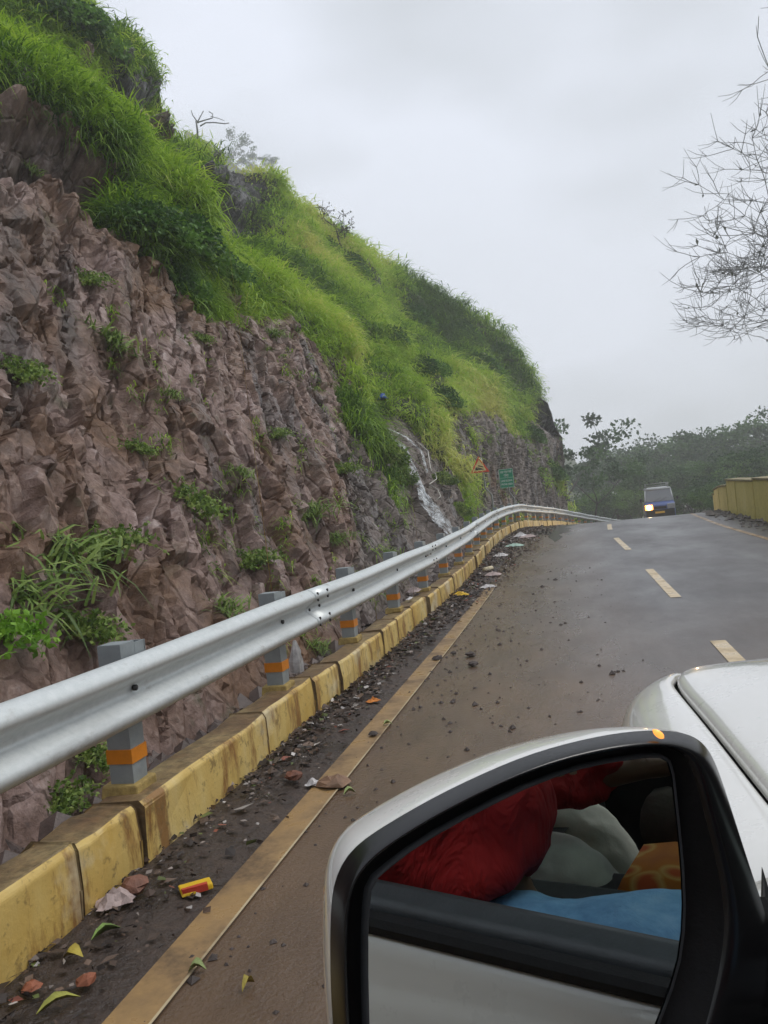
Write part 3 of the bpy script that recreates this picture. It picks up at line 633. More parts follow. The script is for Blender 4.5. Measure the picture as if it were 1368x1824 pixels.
o = weed('leafy_sapling', LEAF_BR, 46, .30, 9, True, .075); k = on_hill(2, 1135, 14); put(o, k, .62, .06); tag(o, 'bright green broad leaved sapling at the left edge above the barrier beam', 'sapling')
# shrubs on the slope
sh = [(330, 425, 1.05, 'LB', 'big dark green leafy shrub hanging over the rock edge'), (275, 405, .8, 'LB', 'leafy shrub on the left shoulder of the big dark shrub'), (385, 475, .8, 'LB', 'dark leafy shrub drooping below the grass to the right of the big shrub'), (325, 505, .6, 'LB', 'small dark green shrub at the lowest tip of the overhanging leaves'),
      (690, 800, 1.0, 'BR', 'bright leafy shrub on the rock beside the waterfall'), (668, 750, .8, 'BR', 'yellow green shrub above the leafy shrub left of the waterfall'), (712, 845, .9, 'BR', 'green shrub low beside the white water'), (100, 20, 1.3, 'LB', 'dark shrub in a hollow high on the slope at the upper left'),
      (745, 560, 1.6, 'LB', 'dark green shrub mass near the hill crest'), (830, 590, 1.7, 'LB', 'dark bushy growth under the rounded crest of the hill'), (870, 650, 1.5, 'LB', 'dark shrub on the steep right shoulder of the hill'), (760, 655, 1.1, 'LB', 'dark shrub halfway up the slope above the hanging grass'),
      (900, 620, 1.4, 'LB', 'shrub on the rim of the steep right shoulder'), (640, 470, 1.2, 'LB', 'shrub on the crest below the scraggly bare bush'), (590, 430, .9, 'LB', 'low shrub right of the dark overhang on the skyline'), (800, 700, .9, 'LB', 'dark shrub above the warning sign rock'),
      (800, 850, .7, 'BR', 'bright green strip of leaves right of the waterfall'), (830, 900, .6, 'BR', 'lowest bright green shrub by the barrier below the warning sign'), (965, 770, 1.0, 'LB', 'dark shrub at the nose of the cliff'), (700, 600, 1.0, 'LB', 'round green shrub in the middle of the grass slope'),
      (200, 75, .7, 'LB', 'dark growth around the crag at the upper left skyline'), (150, 60, 1.1, 'LB', 'shrub left of the crag at the top of the slope'), (1000, 840, 1.1, 'LB', 'green growth hanging on the far right edge of the cliff')]
pLB = mk_shrub('shrub', LEAF_B, n=3200, r=(.8, .8, .55), size=.085, seed=3, lobes=10); pBR = mk_shrub('shrub', LEAF_W, n=2200, r=(.6, .6, .42), size=.075, seed=4, lobes=9)
used = set()
for x, y, s_, kd, lab in sh:
    p = pLB if kd == 'LB' else pBR
    o = p if kd not in used else p.copy()
    if kd in used: COL.objects.link(o)
    used.add(kd); k = on_hill(x, y, 14); put(o, k, s_, -.10); o.scale = (s_ * random.uniform(.9, 1.2), s_ * random.uniform(.9, 1.2), s_ * random.uniform(.8, 1.05))
    tag(o, lab, 'shrub', 'shrubs on the hillside')

# ------------------------------------------------------------------ waterfall
m = Mat('white_water', .15, (.85, .9, .93)); a = m.noise(5, 6, .7, (1, 1, .22)); b = m.noise(22, 5, .7, (1, 1, .25))
f = m.math('MULTIPLY', m.ramp(a, [(.40, 0.), (.64, .9)]), m.ramp(b, [(.34, .15), (.6, .95)]))
tb = m.N('ShaderNodeBsdfTransparent'); ms = m.N('ShaderNodeMixShader'); m.L(f, ms.inputs[0]); m.L(tb.outputs[0], ms.inputs[1]); m.L(m.p.outputs[0], ms.inputs[2]); m.L(ms.outputs[0], m.out.inputs[0])
m.bump(b, .6, .03); WATERM = m.m
wf = empty('waterfall', tuple(HP[on_hill(760, 900)]), label='thin white waterfall streaming down the wet rock gully to the barrier', cat='waterfall', kind='thing'); wfm = Matrix.Translation(-Vector(wf.location))
def stream(pxs, w0, w1, name='stream', n=26):
    P = []
    for t in np.linspace(0, len(pxs) - 1.001, n):
        i = int(t); f = t - i; x = pxs[i][0] * (1 - f) + pxs[i + 1][0] * f; y = pxs[i][1] * (1 - f) + pxs[i + 1][1] * f; k = on_hill(x, y, 9); P.append(HP[k])
    P = np.array(P); 
    for _ in range(3): P[1:-1] = (P[:-2] + 2 * P[1:-1] + P[2:]) / 4
    rows_ = []
    for j in range(7):
        u = j / 6 - .5; w = np.linspace(w0, w1, n) * (1 + .25 * np.sin(np.arange(n) * 1.3)); off = np.stack([.25 * w * u, w * u, 0 * w], 1)
        rows_.append(P + off + np.array([.06, -.03, .02]) + np.array([.10, 0, 0]) * (1 - (2 * u) ** 2) * .5)
    V = np.concatenate(rows_); Q = [(j * n + i, (j + 1) * n + i, (j + 1) * n + i + 1, j * n + i + 1) for j in range(6) for i in range(n - 1)]
    o = np_mesh(name, V, Q, WATERM, wf); o.matrix_parent_inverse = wfm
stream([(680, 762), (700, 782), (722, 800), (735, 835), (750, 880), (760, 910), (790, 935), (808, 955)], .22, .8)
stream([(690, 765), (725, 780), (745, 800), (757, 830), (758, 845)], .12, .06)
stream([(735, 830), (748, 870), (757, 905), (775, 930), (800, 950)], .12, .3)
stream([(755, 885), (775, 910), (795, 930), (815, 955)], .3, .7)
HOSE = flat('white_hose', (.55, .53, .48), .5)
pts = [HP[on_hill(x, y, 9)] + np.array([.22, -.1, .04]) for x, y in ((735, 790), (750, 808), (758, 830), (756, 845), (764, 848), (765, 858), (758, 862), (768, 875), (772, 885), (769, 895))]
tag(MB().tube(pts, .013, 6).build('hose', HOSE), 'thin white hose looping down the rock beside the waterfall', 'hose')
k = on_hill(676, 716, 8); BLUE = flat('blue_plastic', (.02, .10, .62), .4)
mb = MB(); rr = [[Vector(HP[k]) + Vector((.12, -.05, .1)) + Vector((math.cos(a_) * .17 * (1 - t * .8) * random.uniform(.8, 1.2), math.sin(a_) * .2 * (1 - t * .8), t * .16 + random.uniform(-.02, .02))) for a_ in np.arange(0, 6.28, .7)] for t in (0, .4, .8, 1)]
mb.rings(rr); tag(mb.build('plastic_sheet', BLUE), 'small crumpled bright blue plastic sheet on the rock ledge above the waterfall', 'plastic sheet')

# ------------------------------------------------------------------ trees
def skeleton(seed, h, spread=.5, levels=4, forks=3, r0=.18, lean=(0, 0), first=.35, up=.35, n_seg=4, shrink=.68):
    g = random.Random(seed); segs = []; tips = []
    def grow(p, d, L, r, lv):
        pts = [p]; rad = [r]; q = p.copy(); dd = d.copy()
        for i in range(n_seg):
            dd = (dd + Vector([g.uniform(-.18, .18) for _ in range(3)]) + Vector((0, 0, up * .12))).normalized(); q = q + dd * (L / n_seg); pts.append(q.copy()); rad.append(r * (1 - .4 * (i + 1) / n_seg))
        segs.append((pts, rad, lv)); 
        if lv >= levels: tips.append((q, dd)); return
        if lv >= levels - 1: tips.append((q, dd))
        nf = forks if lv else forks + 1
        a0 = g.uniform(0, 6.28)
        for k in range(nf):
            a_ = a0 + k * 6.28 / nf + g.uniform(-.5, .5); side = Vector((math.cos(a_), math.sin(a_), 0)); side = (side - dd * side.dot(dd)).normalized()
            nd = (dd * (1 - spread * g.uniform(.7, 1.2)) + side * spread * 1.1 + Vector((0, 0, up * .25))).normalized()
            at = pts[-1] if k < 2 else pts[g.randint(2, n_seg)]
            grow(at, nd, L * shrink * g.uniform(.75, 1.15), rad[-1] * .72, lv + 1)
    grow(Vector((0, 0, 0)), Vector((lean[0], lean[1], 1)).normalized(), h * first, r0, 0)
    return segs, tips
def make_tree(name, seed, h, mat, bark, nleaf, leafsize, cluster, minr=.012, **k):
    segs, tips = skeleton(seed, h, **k); mz = max(t[0].z for t in tips) + cluster * .4; f = h / mz
    root = empty(name); mb = MB()
    for pts, rad, lv in segs: mb.tube([p * f for p in pts], [max(minr, r) for r in rad], 6 if lv < 2 else 4, cap=False)
    mb.build('trunk', bark, root)
    if nleaf:
        g = np.random.default_rng(seed); T = np.array([list(t[0] * f) for t in tips]); kk = g.integers(0, len(T), nleaf)
        d = g.normal(0, 1, (nleaf, 3)); d /= np.linalg.norm(d, axis=1, keepdims=True); P = T[kk] + d * (g.uniform(.1, 1, nleaf) ** .6)[:, None] * cluster * np.array([1, 1, .62]) * g.uniform(.6, 1.25, len(T))[kk][:, None]
        V, Q = leaves(P, leafsize * g.uniform(.6, 1.3, nleaf), d); t_ = np.clip(.5 + .32 * g.normal(0, 1, len(T))[kk] + .12 * g.normal(0, 1, nleaf), 0, 1)
        np_mesh('crown', V, Q, mat, root, smooth=False, attrs={'tint': np.repeat(t_, 4)})
    return root
def set_tree(o, x, ytop, t, h0, drop=0, rz=0, wide=1.0):
    p = at_t(x, ytop, t); gz = ground_z(p[0], p[1]) - .3 - drop; s_ = (p[2] - gz) / h0; o.location = (p[0], p[1], gz); o.scale = (s_ * wide, s_ * wide, s_); o.rotation_euler = (0, 0, rz)
TA = dict(mat=LEAF_T, bark=BARK, nleaf=8000, leafsize=.24, cluster=1.05)
tA = make_tree('leafy_tree', 21, 10, spread=.5, levels=3, forks=3, **TA)
tB = make_tree('leafy_tree', 34, 10, spread=.6, levels=3, forks=3, first=.3, **TA)
tC = make_tree('leafy_tree', 47, 10, LEAF_T2, BARK, 7500, .23, 1.0, spread=.55, levels=3, forks=3, first=.28)
tD = make_tree('spreading_tree', 58, 10, LEAF_T, BARK, 1500, .30, .95, spread=.55, levels=3, forks=2, first=.34, r0=.16)
tl = [(tA, 1105, 800, 95, 'dark hazy tree left of the van, standing farthest back'), (tB, 1148, 783, 92, 'tall hazy tree directly behind the van'), (tA, 1195, 768, 90, 'hazy tree behind and right of the van with a flat dark crown'),
      (tB, 1243, 765, 88, 'tall hazy tree between the van and the highest tree'), (tA, 1290, 742, 84, 'highest tree of the wood with an airy top'), (tB, 1335, 760, 86, 'hazy tree right of the highest tree'), (tA, 1372, 772, 88, 'hazy tree at the right edge of the wood'), (tB, 1430, 750, 88, 'tree beyond the right edge of the wood'),
      (tC, 1082, 856, 62, 'rounded green tree left of the van at the road bend'), (tC, 1130, 845, 66, 'green tree close behind the left side of the van'), (tC, 1225, 825, 62, 'mid green tree right behind the van roof'), (tA, 1268, 812, 60, 'dark green tree behind the end of the yellow parapet'),
      (tC, 1312, 800, 58, 'green tree above the middle of the yellow parapet'), (tB, 1352, 795, 55, 'dark green tree above the right end of the yellow parapet'), (tC, 1400, 790, 52, 'green tree behind the parapet at the picture edge'), (tB, 1185, 815, 72, 'dark tree filling the gap above the van'),
      (tC, 1252, 865, 40, 'low bright green tree beside the parapet end'), (tA, 1210, 862, 52, 'low dark tree touching the right side of the van'), (tA, 1062, 880, 75, 'low dark tree by the end of the crash barrier'), (tB, 1300, 845, 45, 'dark low tree just over the parapet coping'), (tC, 1345, 835, 42, 'green low tree leaning over the parapet'), (tA, 1110, 885, 70, 'low dark tree left of the lit headlight'),
      (tD, 1046, 800, 56, 'forked tree with thin curved limbs and sparse crown beyond the barrier end'), (tD, 1075, 815, 64, 'sparse airy tree behind the forked tree'), (tD, 1012, 738, 66, 'airy flat topped tree showing behind the nose of the cliff')]
seen = set()
for i, (p, x, yt, t, lab) in enumerate(tl):
    first_ = id(p) not in seen; seen.add(id(p)); o = p if first_ else copy_tree(p)
    set_tree(o, x, yt, t, 10, rz=i * 1.7, wide=1.0 if p is tD else 1.15); tag(o, lab, 'tree', 'trees in the misty valley')
# the large bare tree leaning in from the right
tE = make_tree('bare_tree', 105, 12, LEAF_D, BARKG, 0, .1, .5, minr=.007, spread=.55, levels=6, forks=3, first=.32, r0=.16, n_seg=3, shrink=.72, up=.28)
b = tE.children[0]; segs, tips = skeleton(105, 12, spread=.55, levels=6, forks=3, first=.32, r0=.16, n_seg=3, shrink=.72, up=.28); f_ = 12 / (max(t[0].z for t in tips) + .2)
gq = random.Random(5); mbt = MB()
for q_, d_ in tips:
    for _ in range(3):
        e_ = (d_ + Vector([gq.uniform(-.9, .9) for _k in range(3)])).normalized(); l_ = gq.uniform(.2, .55); mbt.tube([q_ * f_, q_ * f_ + e_ * l_ * .5, q_ * f_ + (e_ + Vector((0, 0, .15))) * l_], [.007, .006, .004], 3, cap=False)
mbt.build('twigs', BARKG, tE)
T = np.array([list(t[0] * f_) for t in tips]); T = T[RNG.random(len(T)) < .22]; V, Q = leaves(T, RNG.uniform(.07, .16, len(T)), None, asp=.25); np_mesh('crown', V, Q, LEAF_D, tE, smooth=False, attrs={'tint': np.repeat(RNG.random(len(T)), 4)})
set_tree(tE, 1538, 100, 23, 12, rz=1.0, wide=1.1); tag(tE, 'large nearly leafless grey tree reaching in from the right of the road', 'tree')
# dead tree and scrub on the skyline
T_D = 30.; base_ = at_t(351, 262, T_D); s_ = T_D / F
dt = empty('dead_tree', tuple(base_), label='small dead forked tree without leaves on the grassy skyline', cat='tree')
def skyp(x, y, t=None): return Vector(at_t(x, y, T_D)) - Vector(base_)
mb = MB(); rr_ = 2.4 * s_
for path, r in ((((351, 262), (352, 232), (352, 218)), 1.5), (((352, 218), (346, 208), (341, 197)), .8), (((352, 219), (355, 208), (361, 196)), .9), (((353, 220), (364, 213), (377, 209), (379, 203), (374, 201)), .9), (((354, 222), (366, 218), (384, 221), (402, 222), (405, 216)), .9), (((377, 209), (388, 211), (398, 213)), .5)):
    pts = [skyp(x, y) + Vector((0, random.uniform(-.15, .15), 0)) for x, y in path]; mb.tube(pts, [rr_ * .55 * r * (1 - .45 * i / len(pts)) for i in range(len(pts))], 6)
mb.build('trunk', BARKG, dt)
k2 = on_hill(612, 418, 25); bs = make_tree('bare_bush', 91, 2.2, LEAF_D, BARK, 160, .10, .22, spread=.7, levels=3, forks=4, first=.3, r0=.045); bs.location = HP[k2]; bs.scale = (1.1,) * 3; tag(bs, 'scraggly leafless bush on the skyline halfway down the hill', 'bush')
# distant ridge and trees almost lost in the cloud
far_sk = [(330, 235), (380, 262), (430, 300), (470, 318), (505, 340), (530, 372), (600, 440), (720, 540), (850, 640), (1000, 800), (1100, 900)]
T_F = 170.; mbv = []; nn = len(far_sk); top = np.array([at_t(x, y, T_F) for x, y in far_sk]); ff = []
ts = np.linspace(0, nn - 1, 90); top = np.stack([np.interp(ts, range(nn), top[:, k_]) for k_ in range(3)], 1); top[:, 2] += 1.6 * fbm(top * .12, 3, 9)
V = np.concatenate([top + np.array([-60, 60, -90]), top, top + np.array([6, -14, -12]), top + np.array([20, -40, -60]), np.stack([top[:, 0] + 40, top[:, 1] - 60, 0 * top[:, 2] - 30], 1)]); n = 90
tag(np_mesh('far_ridge', V, [(j * n + i, j * n + i + 1, (j + 1) * n + i + 1, (j + 1) * n + i) for j in range(4) for i in range(n - 1)], EARTH), kind='structure')
for x, yt, h_, w_, lab in ((398, 238, 10, 1.2, 'ghostly tall tree on the far ridge almost lost in the cloud'), (425, 262, 7, 1.2, 'faint tree just right of the tallest ghostly tree on the far ridge'), (452, 284, 4.2, 2.0, 'faint flat crowned tree in the middle of the far ridge'), (487, 318, 3.2, 1.6, 'low faint tree at the lower end of the far ridge')):
    o = copy_tree(tD if x < 440 else tB); p = at_t(x, yt, T_F); o.location = (p[0], p[1], p[2] - h_); o.scale = (h_ / 10 * w_, h_ / 10 * w_, h_ / 10); o.rotation_euler = (0, 0, x); tag(o, lab, 'tree', 'faint trees on the misty far ridge')
# valley-side undergrowth behind the parapet
n = 9000; yy = RNG.uniform(8, 75, n); dd_ = RNG.uniform(6.9, 16, n); P = K(yy, dd_, 0); P[:, 2] -= np.clip(dd_ - 7, 0, 14) * .42 + .2 - RNG.uniform(0, 1, n) ** 2 * 1.1
V, Q = leaves(P, RNG.uniform(.12, .3, n)); tag(np_mesh('undergrowth', V, Q, LEAF_T2, smooth=False, attrs={'tint': np.repeat(np.clip(RNG.normal(.5, .25, n), 0, 1), 4)}), 'green undergrowth on the valley side behind the parapet', 'undergrowth', kind='stuff')
n = 5000; yy = RNG.uniform(40, 75, n); dd_ = -RNG.uniform(.7, 8, n); P = K(yy, dd_, 0); P[:, 2] += RNG.uniform(-.3, .5, n)
V, Q = leaves(P, RNG.uniform(.1, .3, n)); tag(np_mesh('undergrowth', V, Q, LEAF_W, smooth=False, attrs={'tint': np.repeat(np.clip(RNG.normal(.4, .25, n), 0, 1), 4)}), 'green plants behind the far end of the crash barrier', 'undergrowth', kind='stuff')
# ------------------------------------------------------------------ mirror geometry helper
MP0 = at_t(950, 1550, .46); _a, _t = math.radians(36), math.radians(1.5)
MN = np.array([math.sin(_a) * math.cos(_t), -math.cos(_a) * math.cos(_t), math.sin(_t)])
def mplane(x, y, off=0.0):
    d = ray(x, y); t = ((MP0 + MN * off - CAM) @ MN) / (d @ MN); return CAM + d * t
def mhit(x, y, X):
    """what stands on the plane X = const where this pixel of the mirror looks"""
    p = mplane(x, y); d = ray(x, y); r = d - 2 * (d @ MN) * MN; return Vector(p + r * (X - p[0]) / r[0])
# ------------------------------------------------------------------ our own white car
m = Mat('white_car_paint', .28, (.74, .735, .70)); m.p.inputs['Coat Weight'].default_value = 1; m.p.inputs['Coat Roughness'].default_value = .03
m.col(m.ramp(m.noise(3, 5, .6), [(.3, (.70, .695, .66)), (.7, (.76, .755, .73))])); m.rough(m.ramp(m.noise(9, 6, .7), [(.35, .22), (.7, .42)])); WHITE = m.m
BLACKP = flat('black_textured_plastic', (.010, .010, .011), .6, 0, .2, 60, .15, .25)
GLOSSB = flat('gloss_black_trim', (.010, .010, .011), .22, 0, .05, 5, 0, .5)
RUBBER = flat('grey_window_rubber', (.045, .05, .055), .55, 0, .2, 30, .1)
DARKIN = flat('dark_cabin_trim', (.02, .02, .022), .8, 0, .2, 20)
SEATC = flat('charcoal_seat_fabric', (.035, .035, .038), .95, 0, .25, 60, .3)
TYRE = flat('tyre_rubber', (.02, .02, .02), .85, 0, .3, 30, .3); RIM = flat('alloy_rim', (.45, .45, .46), .3, .9)
def glass(name, col=(.9, .95, .93), rough=.0, mixf=.82):
    m = Mat(name, rough, (.02, .02, .02), 0, .8); tb = m.N('ShaderNodeBsdfTransparent'); tb.inputs[0].default_value = (*col, 1); ms = m.N('ShaderNodeMixShader'); ms.inputs[0].default_value = mixf
    m.L(m.p.outputs[0], ms.inputs[1]); m.L(tb.outputs[0], ms.inputs[2]); m.L(ms.outputs[0], m.out.inputs[0]); return m.m
CGLASS = glass('car_window_glass', (.55, .62, .60), 0, .75)
car = empty('car', (0, 0, 0), label='white car in the near right corner with a large black rimmed wing mirror', cat='car')
XL, XC = .03, .93; XD = .05
def x0(Y): return np.interp(Y, [-2.2, -2.0, -1.6, 1.45, 1.6, 1.72, 1.82, 1.90, 1.96, 2.0], [.35, .12, XL, XL, .031, .042, .075, .13, .21, .33])
def ztop(Y): return np.interp(Y, [.6, .75, 1.0, 1.3, 1.6, 1.75, 1.84, 1.91, 1.96, 2.0], [.995, .985, .967, .960, .950, .943, .935, .912, .865, .76])
# half section: fraction inward (m) and z as a fraction of the local top
FSEC = [(.02, .28), (.0, .42), (.0, .66), (.0, .80), (.003, .87), (.012, .915), (.034, .950), (.075, .976), (.125, .989)]
def gapo(Y): return np.interp(Y, [.72, 1.0, 1.5, 1.8, 1.9], [.175, .162, .140, .115, .095])
HSEC = [(.126, .991), (.18, 1.004), (.30, 1.026), (.50, 1.045), (.70, 1.055), (.88, 1.058)]
ysH = [.72, .8, .9, 1.0, 1.15, 1.3, 1.45, 1.55, 1.62, 1.68, 1.73, 1.77, 1.81, 1.85, 1.88, 1.91, 1.935, 1.96, 1.98, 2.0]
def sec(sec_, Y, mirror=False):
    out = []
    for o_, f_ in sec_:
        if .05 < o_ < .12: o_ = o_ * (.5 + .5 * gapo(Y) / .125)
        elif .12 <= o_ < .127: o_ = gapo(Y) + (.008 if o_ > .1255 else 0)
        elif o_ == .18: o_ = gapo(Y) + .06
        wid = (XC - x0(Y)) / (XC - XL); x = x0(Y) + o_ * wid; z = ztop(Y) * f_
        if o_ > .126: z = ztop(Y) * (1 + (f_ - 1) * min(1, (2.02 - Y) / .5))
        out.append((2 * XC - x if mirror else x, Y, z))
    return out
def panel(name, S_, mir, mat, lip=True):
    rows_ = [sec(S_, Y, mir) for Y in ysH]
    if lip and S_ is FSEC: rows_ = [r + [(r[-1][0] + (.001 if not mir else -.001), r[-1][1], r[-1][2] - .02)] for r in rows_]
    mb = MB(); n = len(rows_[0]); v = [p for r in rows_ for p in r]; f = [(i * n + j, i * n + j + 1, (i + 1) * n + j + 1, (i + 1) * n + j) for i in range(len(rows_) - 1) for j in range(n - 1)]
    mb.add(v, f, 0, True); o = mb.build(name, mat, car); s_ = o.modifiers.new('s', 'SUBSURF'); s_.levels = 2; s_.render_levels = 2; return o
panel('fender', FSEC, False, WHITE); panel('fender', FSEC, True, WHITE)
# bonnet: both halves joined, edges turned down into the gap
mb = MB(); rows_ = []
for Y in ysH:
    L = sec(HSEC, Y); Rr = sec(HSEC, Y, True)[::-1][1:]; r = [(L[0][0] - .0005, Y, L[0][2] - .02)] + L + Rr + [(Rr[-1][0] + .0005, Y, Rr[-1][2] - .02)]; rows_.append(r)
n = len(rows_[0]); mb.add([p for r in rows_ for p in r], [(i * n + j, i * n + j + 1, (i + 1) * n + j + 1, (i + 1) * n + j) for i in range(len(rows_) - 1) for j in range(n - 1)], 0, True)
o = mb.build('bonnet', WHITE, car); s_ = o.modifiers.new('s', 'SUBSURF'); s_.levels = 2; s_.render_levels = 2
mb = MB(); mb.rings([[(x0(Y) + .06, Y, .3), (x0(Y) + .06, Y, ztop(Y) * .95 - .03), (2 * XC - x0(Y) - .06, Y, ztop(Y) * .95 - .03), (2 * XC - x0(Y) - .06, Y, .3)] for Y in (.7, 1.0, 1.5, 1.75, 1.88, 1.95)], 0, smooth=False); mb.build('engine_bay', DARKIN, car)
mb = MB(); mb.rings([[(x0(Y) + o_, Y + dy, z) for o_, dy, z in ((.0, 0, .22), (.0, 0, .30), (.02, 0, .48), (.02, 0, .62))] + [(2 * XC - x0(Y) - o_, Y, z) for o_, z in ((.02, .62), (.02, .48), (0, .30), (0, .22))] for Y in (1.5, 1.8, 1.95, 2.03)], 0, smooth=False); mb.build('front_bumper', WHITE, car, bevel=.02)
# doors and rear body side: lower white skin, black belt strip, grey rubber ledge, inner card
def side(name, y0, y1, mir=False, rear=False):
    prof = [(XD + .02, .25), (XD, .36), (XD - .002, .55), (XD + .004, .72), (XD + .016, .84), (XD + .032, .915), (XD + .046, .955), (XD + .05, .974)]
    wz = lambda yy, z: z - (.05 * (max(yy, -.1) - .3) if z > .8 else 0)
    mb = MB(); ysd = np.linspace(y0, y1, 8); X = (lambda x: 2 * XC - x) if mir else (lambda x: x)
    mb.rings([[(X(x + max(0, x0(yy) - XL)), yy, wz(yy, z)) for x, z in prof] + [(X(XD + .09 + max(0, x0(yy) - XL)), yy, wz(yy, z)) for z in (.974, .25)] for yy in ysd], 0, smooth=True)
    o = mb.build(name, WHITE, car)
    b = MB(); b.rings([[(X(x), yy, wz(yy, z)) for x, z in ((XD + .047, .9745), (XD + .0465, .982), (XD + .05, .988), (XD + .060, .990), (XD + .064, .9745))] for yy in ysd], 0, smooth=False); b.build('belt_strip', GLOSSB if False else BLACKP, o)
    b = MB(); b.rings([[(X(x), yy, wz(yy, z)) for x, z in ((XD + .065, .9745), (XD + .065, .991), (XD + .072, .997), (XD + .082, .992), (XD + .092, .998), (XD + .104, .996), (XD + .11, .98), (XD + .11, .9745))] for yy in ysd], 0, smooth=True); b.build('window_rubber', RUBBER, o)
    b = MB(); b.rings([[(X(x), yy, wz(yy, z)) for x, z in ((XD + .0905, .3), (XD + .0905, .9735), (XD + .15, .970), (XD + .165, .93), (XD + .16, .3))] for yy in ysd], 0, smooth=False); b.build('door_card', DARKIN, o)
    b = MB(); b.box((X(XD - .012), y0 + .18, .80), (.02, .16, .03)); 
    if not rear: b.build('handle', WHITE, o, bevel=.006)
    else: b.build('handle', WHITE, o, bevel=.006)
    return o
dL = side('front_door', -.52, .66); side('rear_door', -1.35, -.53); side('front_door', -.52, .66, True); side('rear_door', -1.35, -.53, True); side('rear_quarter', -2.1, -1.36, rear=True); side('rear_quarter', -2.1, -1.36, True, True)
mb = MB(); mb.rings([[(XC - .82, y_, z), (XC + .82, y_, z)] + [(XC + .82, y_ + t_, z - .02), (XC - .82, y_ + t_, z - .02)] for y_, z, t_ in ((-2.1, 1.0, .0), (-2.16, .95, 0), (-2.2, .7, 0), (-2.2, .3, 0))], 0, smooth=False); mb.build('tailgate', WHITE, car)
# front quarter below the A pillar: cowl corner with seam lines (right of the mirror)
mb = MB(); q0 = [(x0(.725), .725)]
mb.rings([[(XL + o_ * 1.0, yy, z) for o_, z in ((0, .5), (.004, .80), (.016, .87), (.032, .93), (.048, .965), (.07, .99), (.10, 1.002), (.17, 1.012), (.17, .5))] for yy in (.664, .70, .716)], 0); mb.build('cowl_corner', WHITE, car)
for s_ in (0, 1):
    X = (lambda x: 2 * XC - x) if s_ else (lambda x: x)
    mb = MB(); mb.tube([(X(.19), .80, .99), (X(.24), .48, 1.28), (X(.33), .08, 1.585), (X(.36), -.2, 1.64), (X(.36), -1.2, 1.63), (X(.28), -1.9, 1.36), (X(.18), -2.1, 1.0)], [.035, .035, .035, .04, .04, .05, .06], 8); mb.build('pillar_rail', BLACKP, car)
    mb = MB(); mb.tube([(X(.17), -.55, .97), (X(.34), -.58, 1.62)], [.045, .04], 6); mb.build('centre_pillar', BLACKP, car)
    mb = MB(); q = [(X(.15), -.6, 1.0), (X(.15), -1.9, 1.0), (X(.30), -1.5, 1.6), (X(.34), -.62, 1.6)]; mb.add(q + [(a_ - (.004 if s_ else -.004), b_, c_) for a_, b_, c_ in q], [(0, 1, 2, 3), (7, 6, 5, 4)]); mb.build('window', CGLASS, car)
mb = MB(); mb.rings([[(.33, y_, z - .035), (.36, y_, z), (.93, y_, z + .035), (1.50, y_, z), (1.53, y_, z - .035), (.93, y_, z - .01)] for y_, z in ((.08, 1.60), (-.2, 1.655), (-.7, 1.67), (-1.3, 1.645), (-1.7, 1.56))], 0); mb.build('roof', WHITE, car)
mb = MB(); q = [(.20, .80, 1.0), (1.66, .80, 1.0), (1.52, .08, 1.59), (.34, .08, 1.59)]; mb.add(q + [(a_, b_ - .004, c_ - .004) for a_, b_, c_ in q], [(0, 1, 2, 3), (7, 6, 5, 4)]); mb.build('windscreen', CGLASS, car)
mb = MB(); q = [(.3, -1.9, 1.38), (1.56, -1.9, 1.38), (1.6, -2.08, 1.02), (.26, -2.08, 1.02)]; mb.add(q + [(a_, b_ + .004, c_ - .004) for a_, b_, c_ in q], [(0, 1, 2, 3), (7, 6, 5, 4)]); mb.build('rear_window', CGLASS, car)
MB().box((XC, -.65, .40), (1.5, 2.7, .05)).build('cabin_floor', DARKIN, car)
mb = MB(); mb.rings([[(.19, y_, z), (1.67, y_, z), (1.67, y_, .5), (.19, y_, .5)] for y_, z in ((.79, .97), (.62, 1.0), (.5, .98), (.46, .88), (.48, .7))], 0, smooth=False); mb.build('dashboard', DARKIN, car, bevel=.01)
mb = MB(); mb.rings([[(XC + sx_, y_, z_) for sx_, z_ in ((-.09, .42), (-.09, zt), (.09, zt), (.09, .42))] for y_, zt in ((.45, .66), (.1, .64), (-.35, .70))], 0, smooth=False); mb.build('centre_console', DARKIN, car, bevel=.01)
def tor(c, R_, r_, tilt, n=32, k=8):
    mb = MB(); v = []; M_ = Matrix.Rotation(tilt, 3, 'X')
    for i in range(n):
        for j in range(k):
            A, B = 2 * PI * i / n, 2 * PI * j / k; v.append(M_ @ Vector(((R_ + r_ * math.cos(B)) * math.cos(A), (R_ + r_ * math.cos(B)) * math.sin(A), r_ * math.sin(B))) + Vector(c))
    return mb.add(v, [(i * k + j, ((i + 1) % n) * k + j, ((i + 1) % n) * k + (j + 1) % k, i * k + (j + 1) % k) for i in range(n) for j in range(k)], 0, True)
mb = tor((1.25, .27, .98), .185, .014, math.radians(62)); mb.tube([(1.25, .27, .98), (1.25, .5, .86)], .03, 8); mb.box((1.25, .27, .98), (.34, .02, .05)); mb.build('steering_wheel', BLACKP, car)
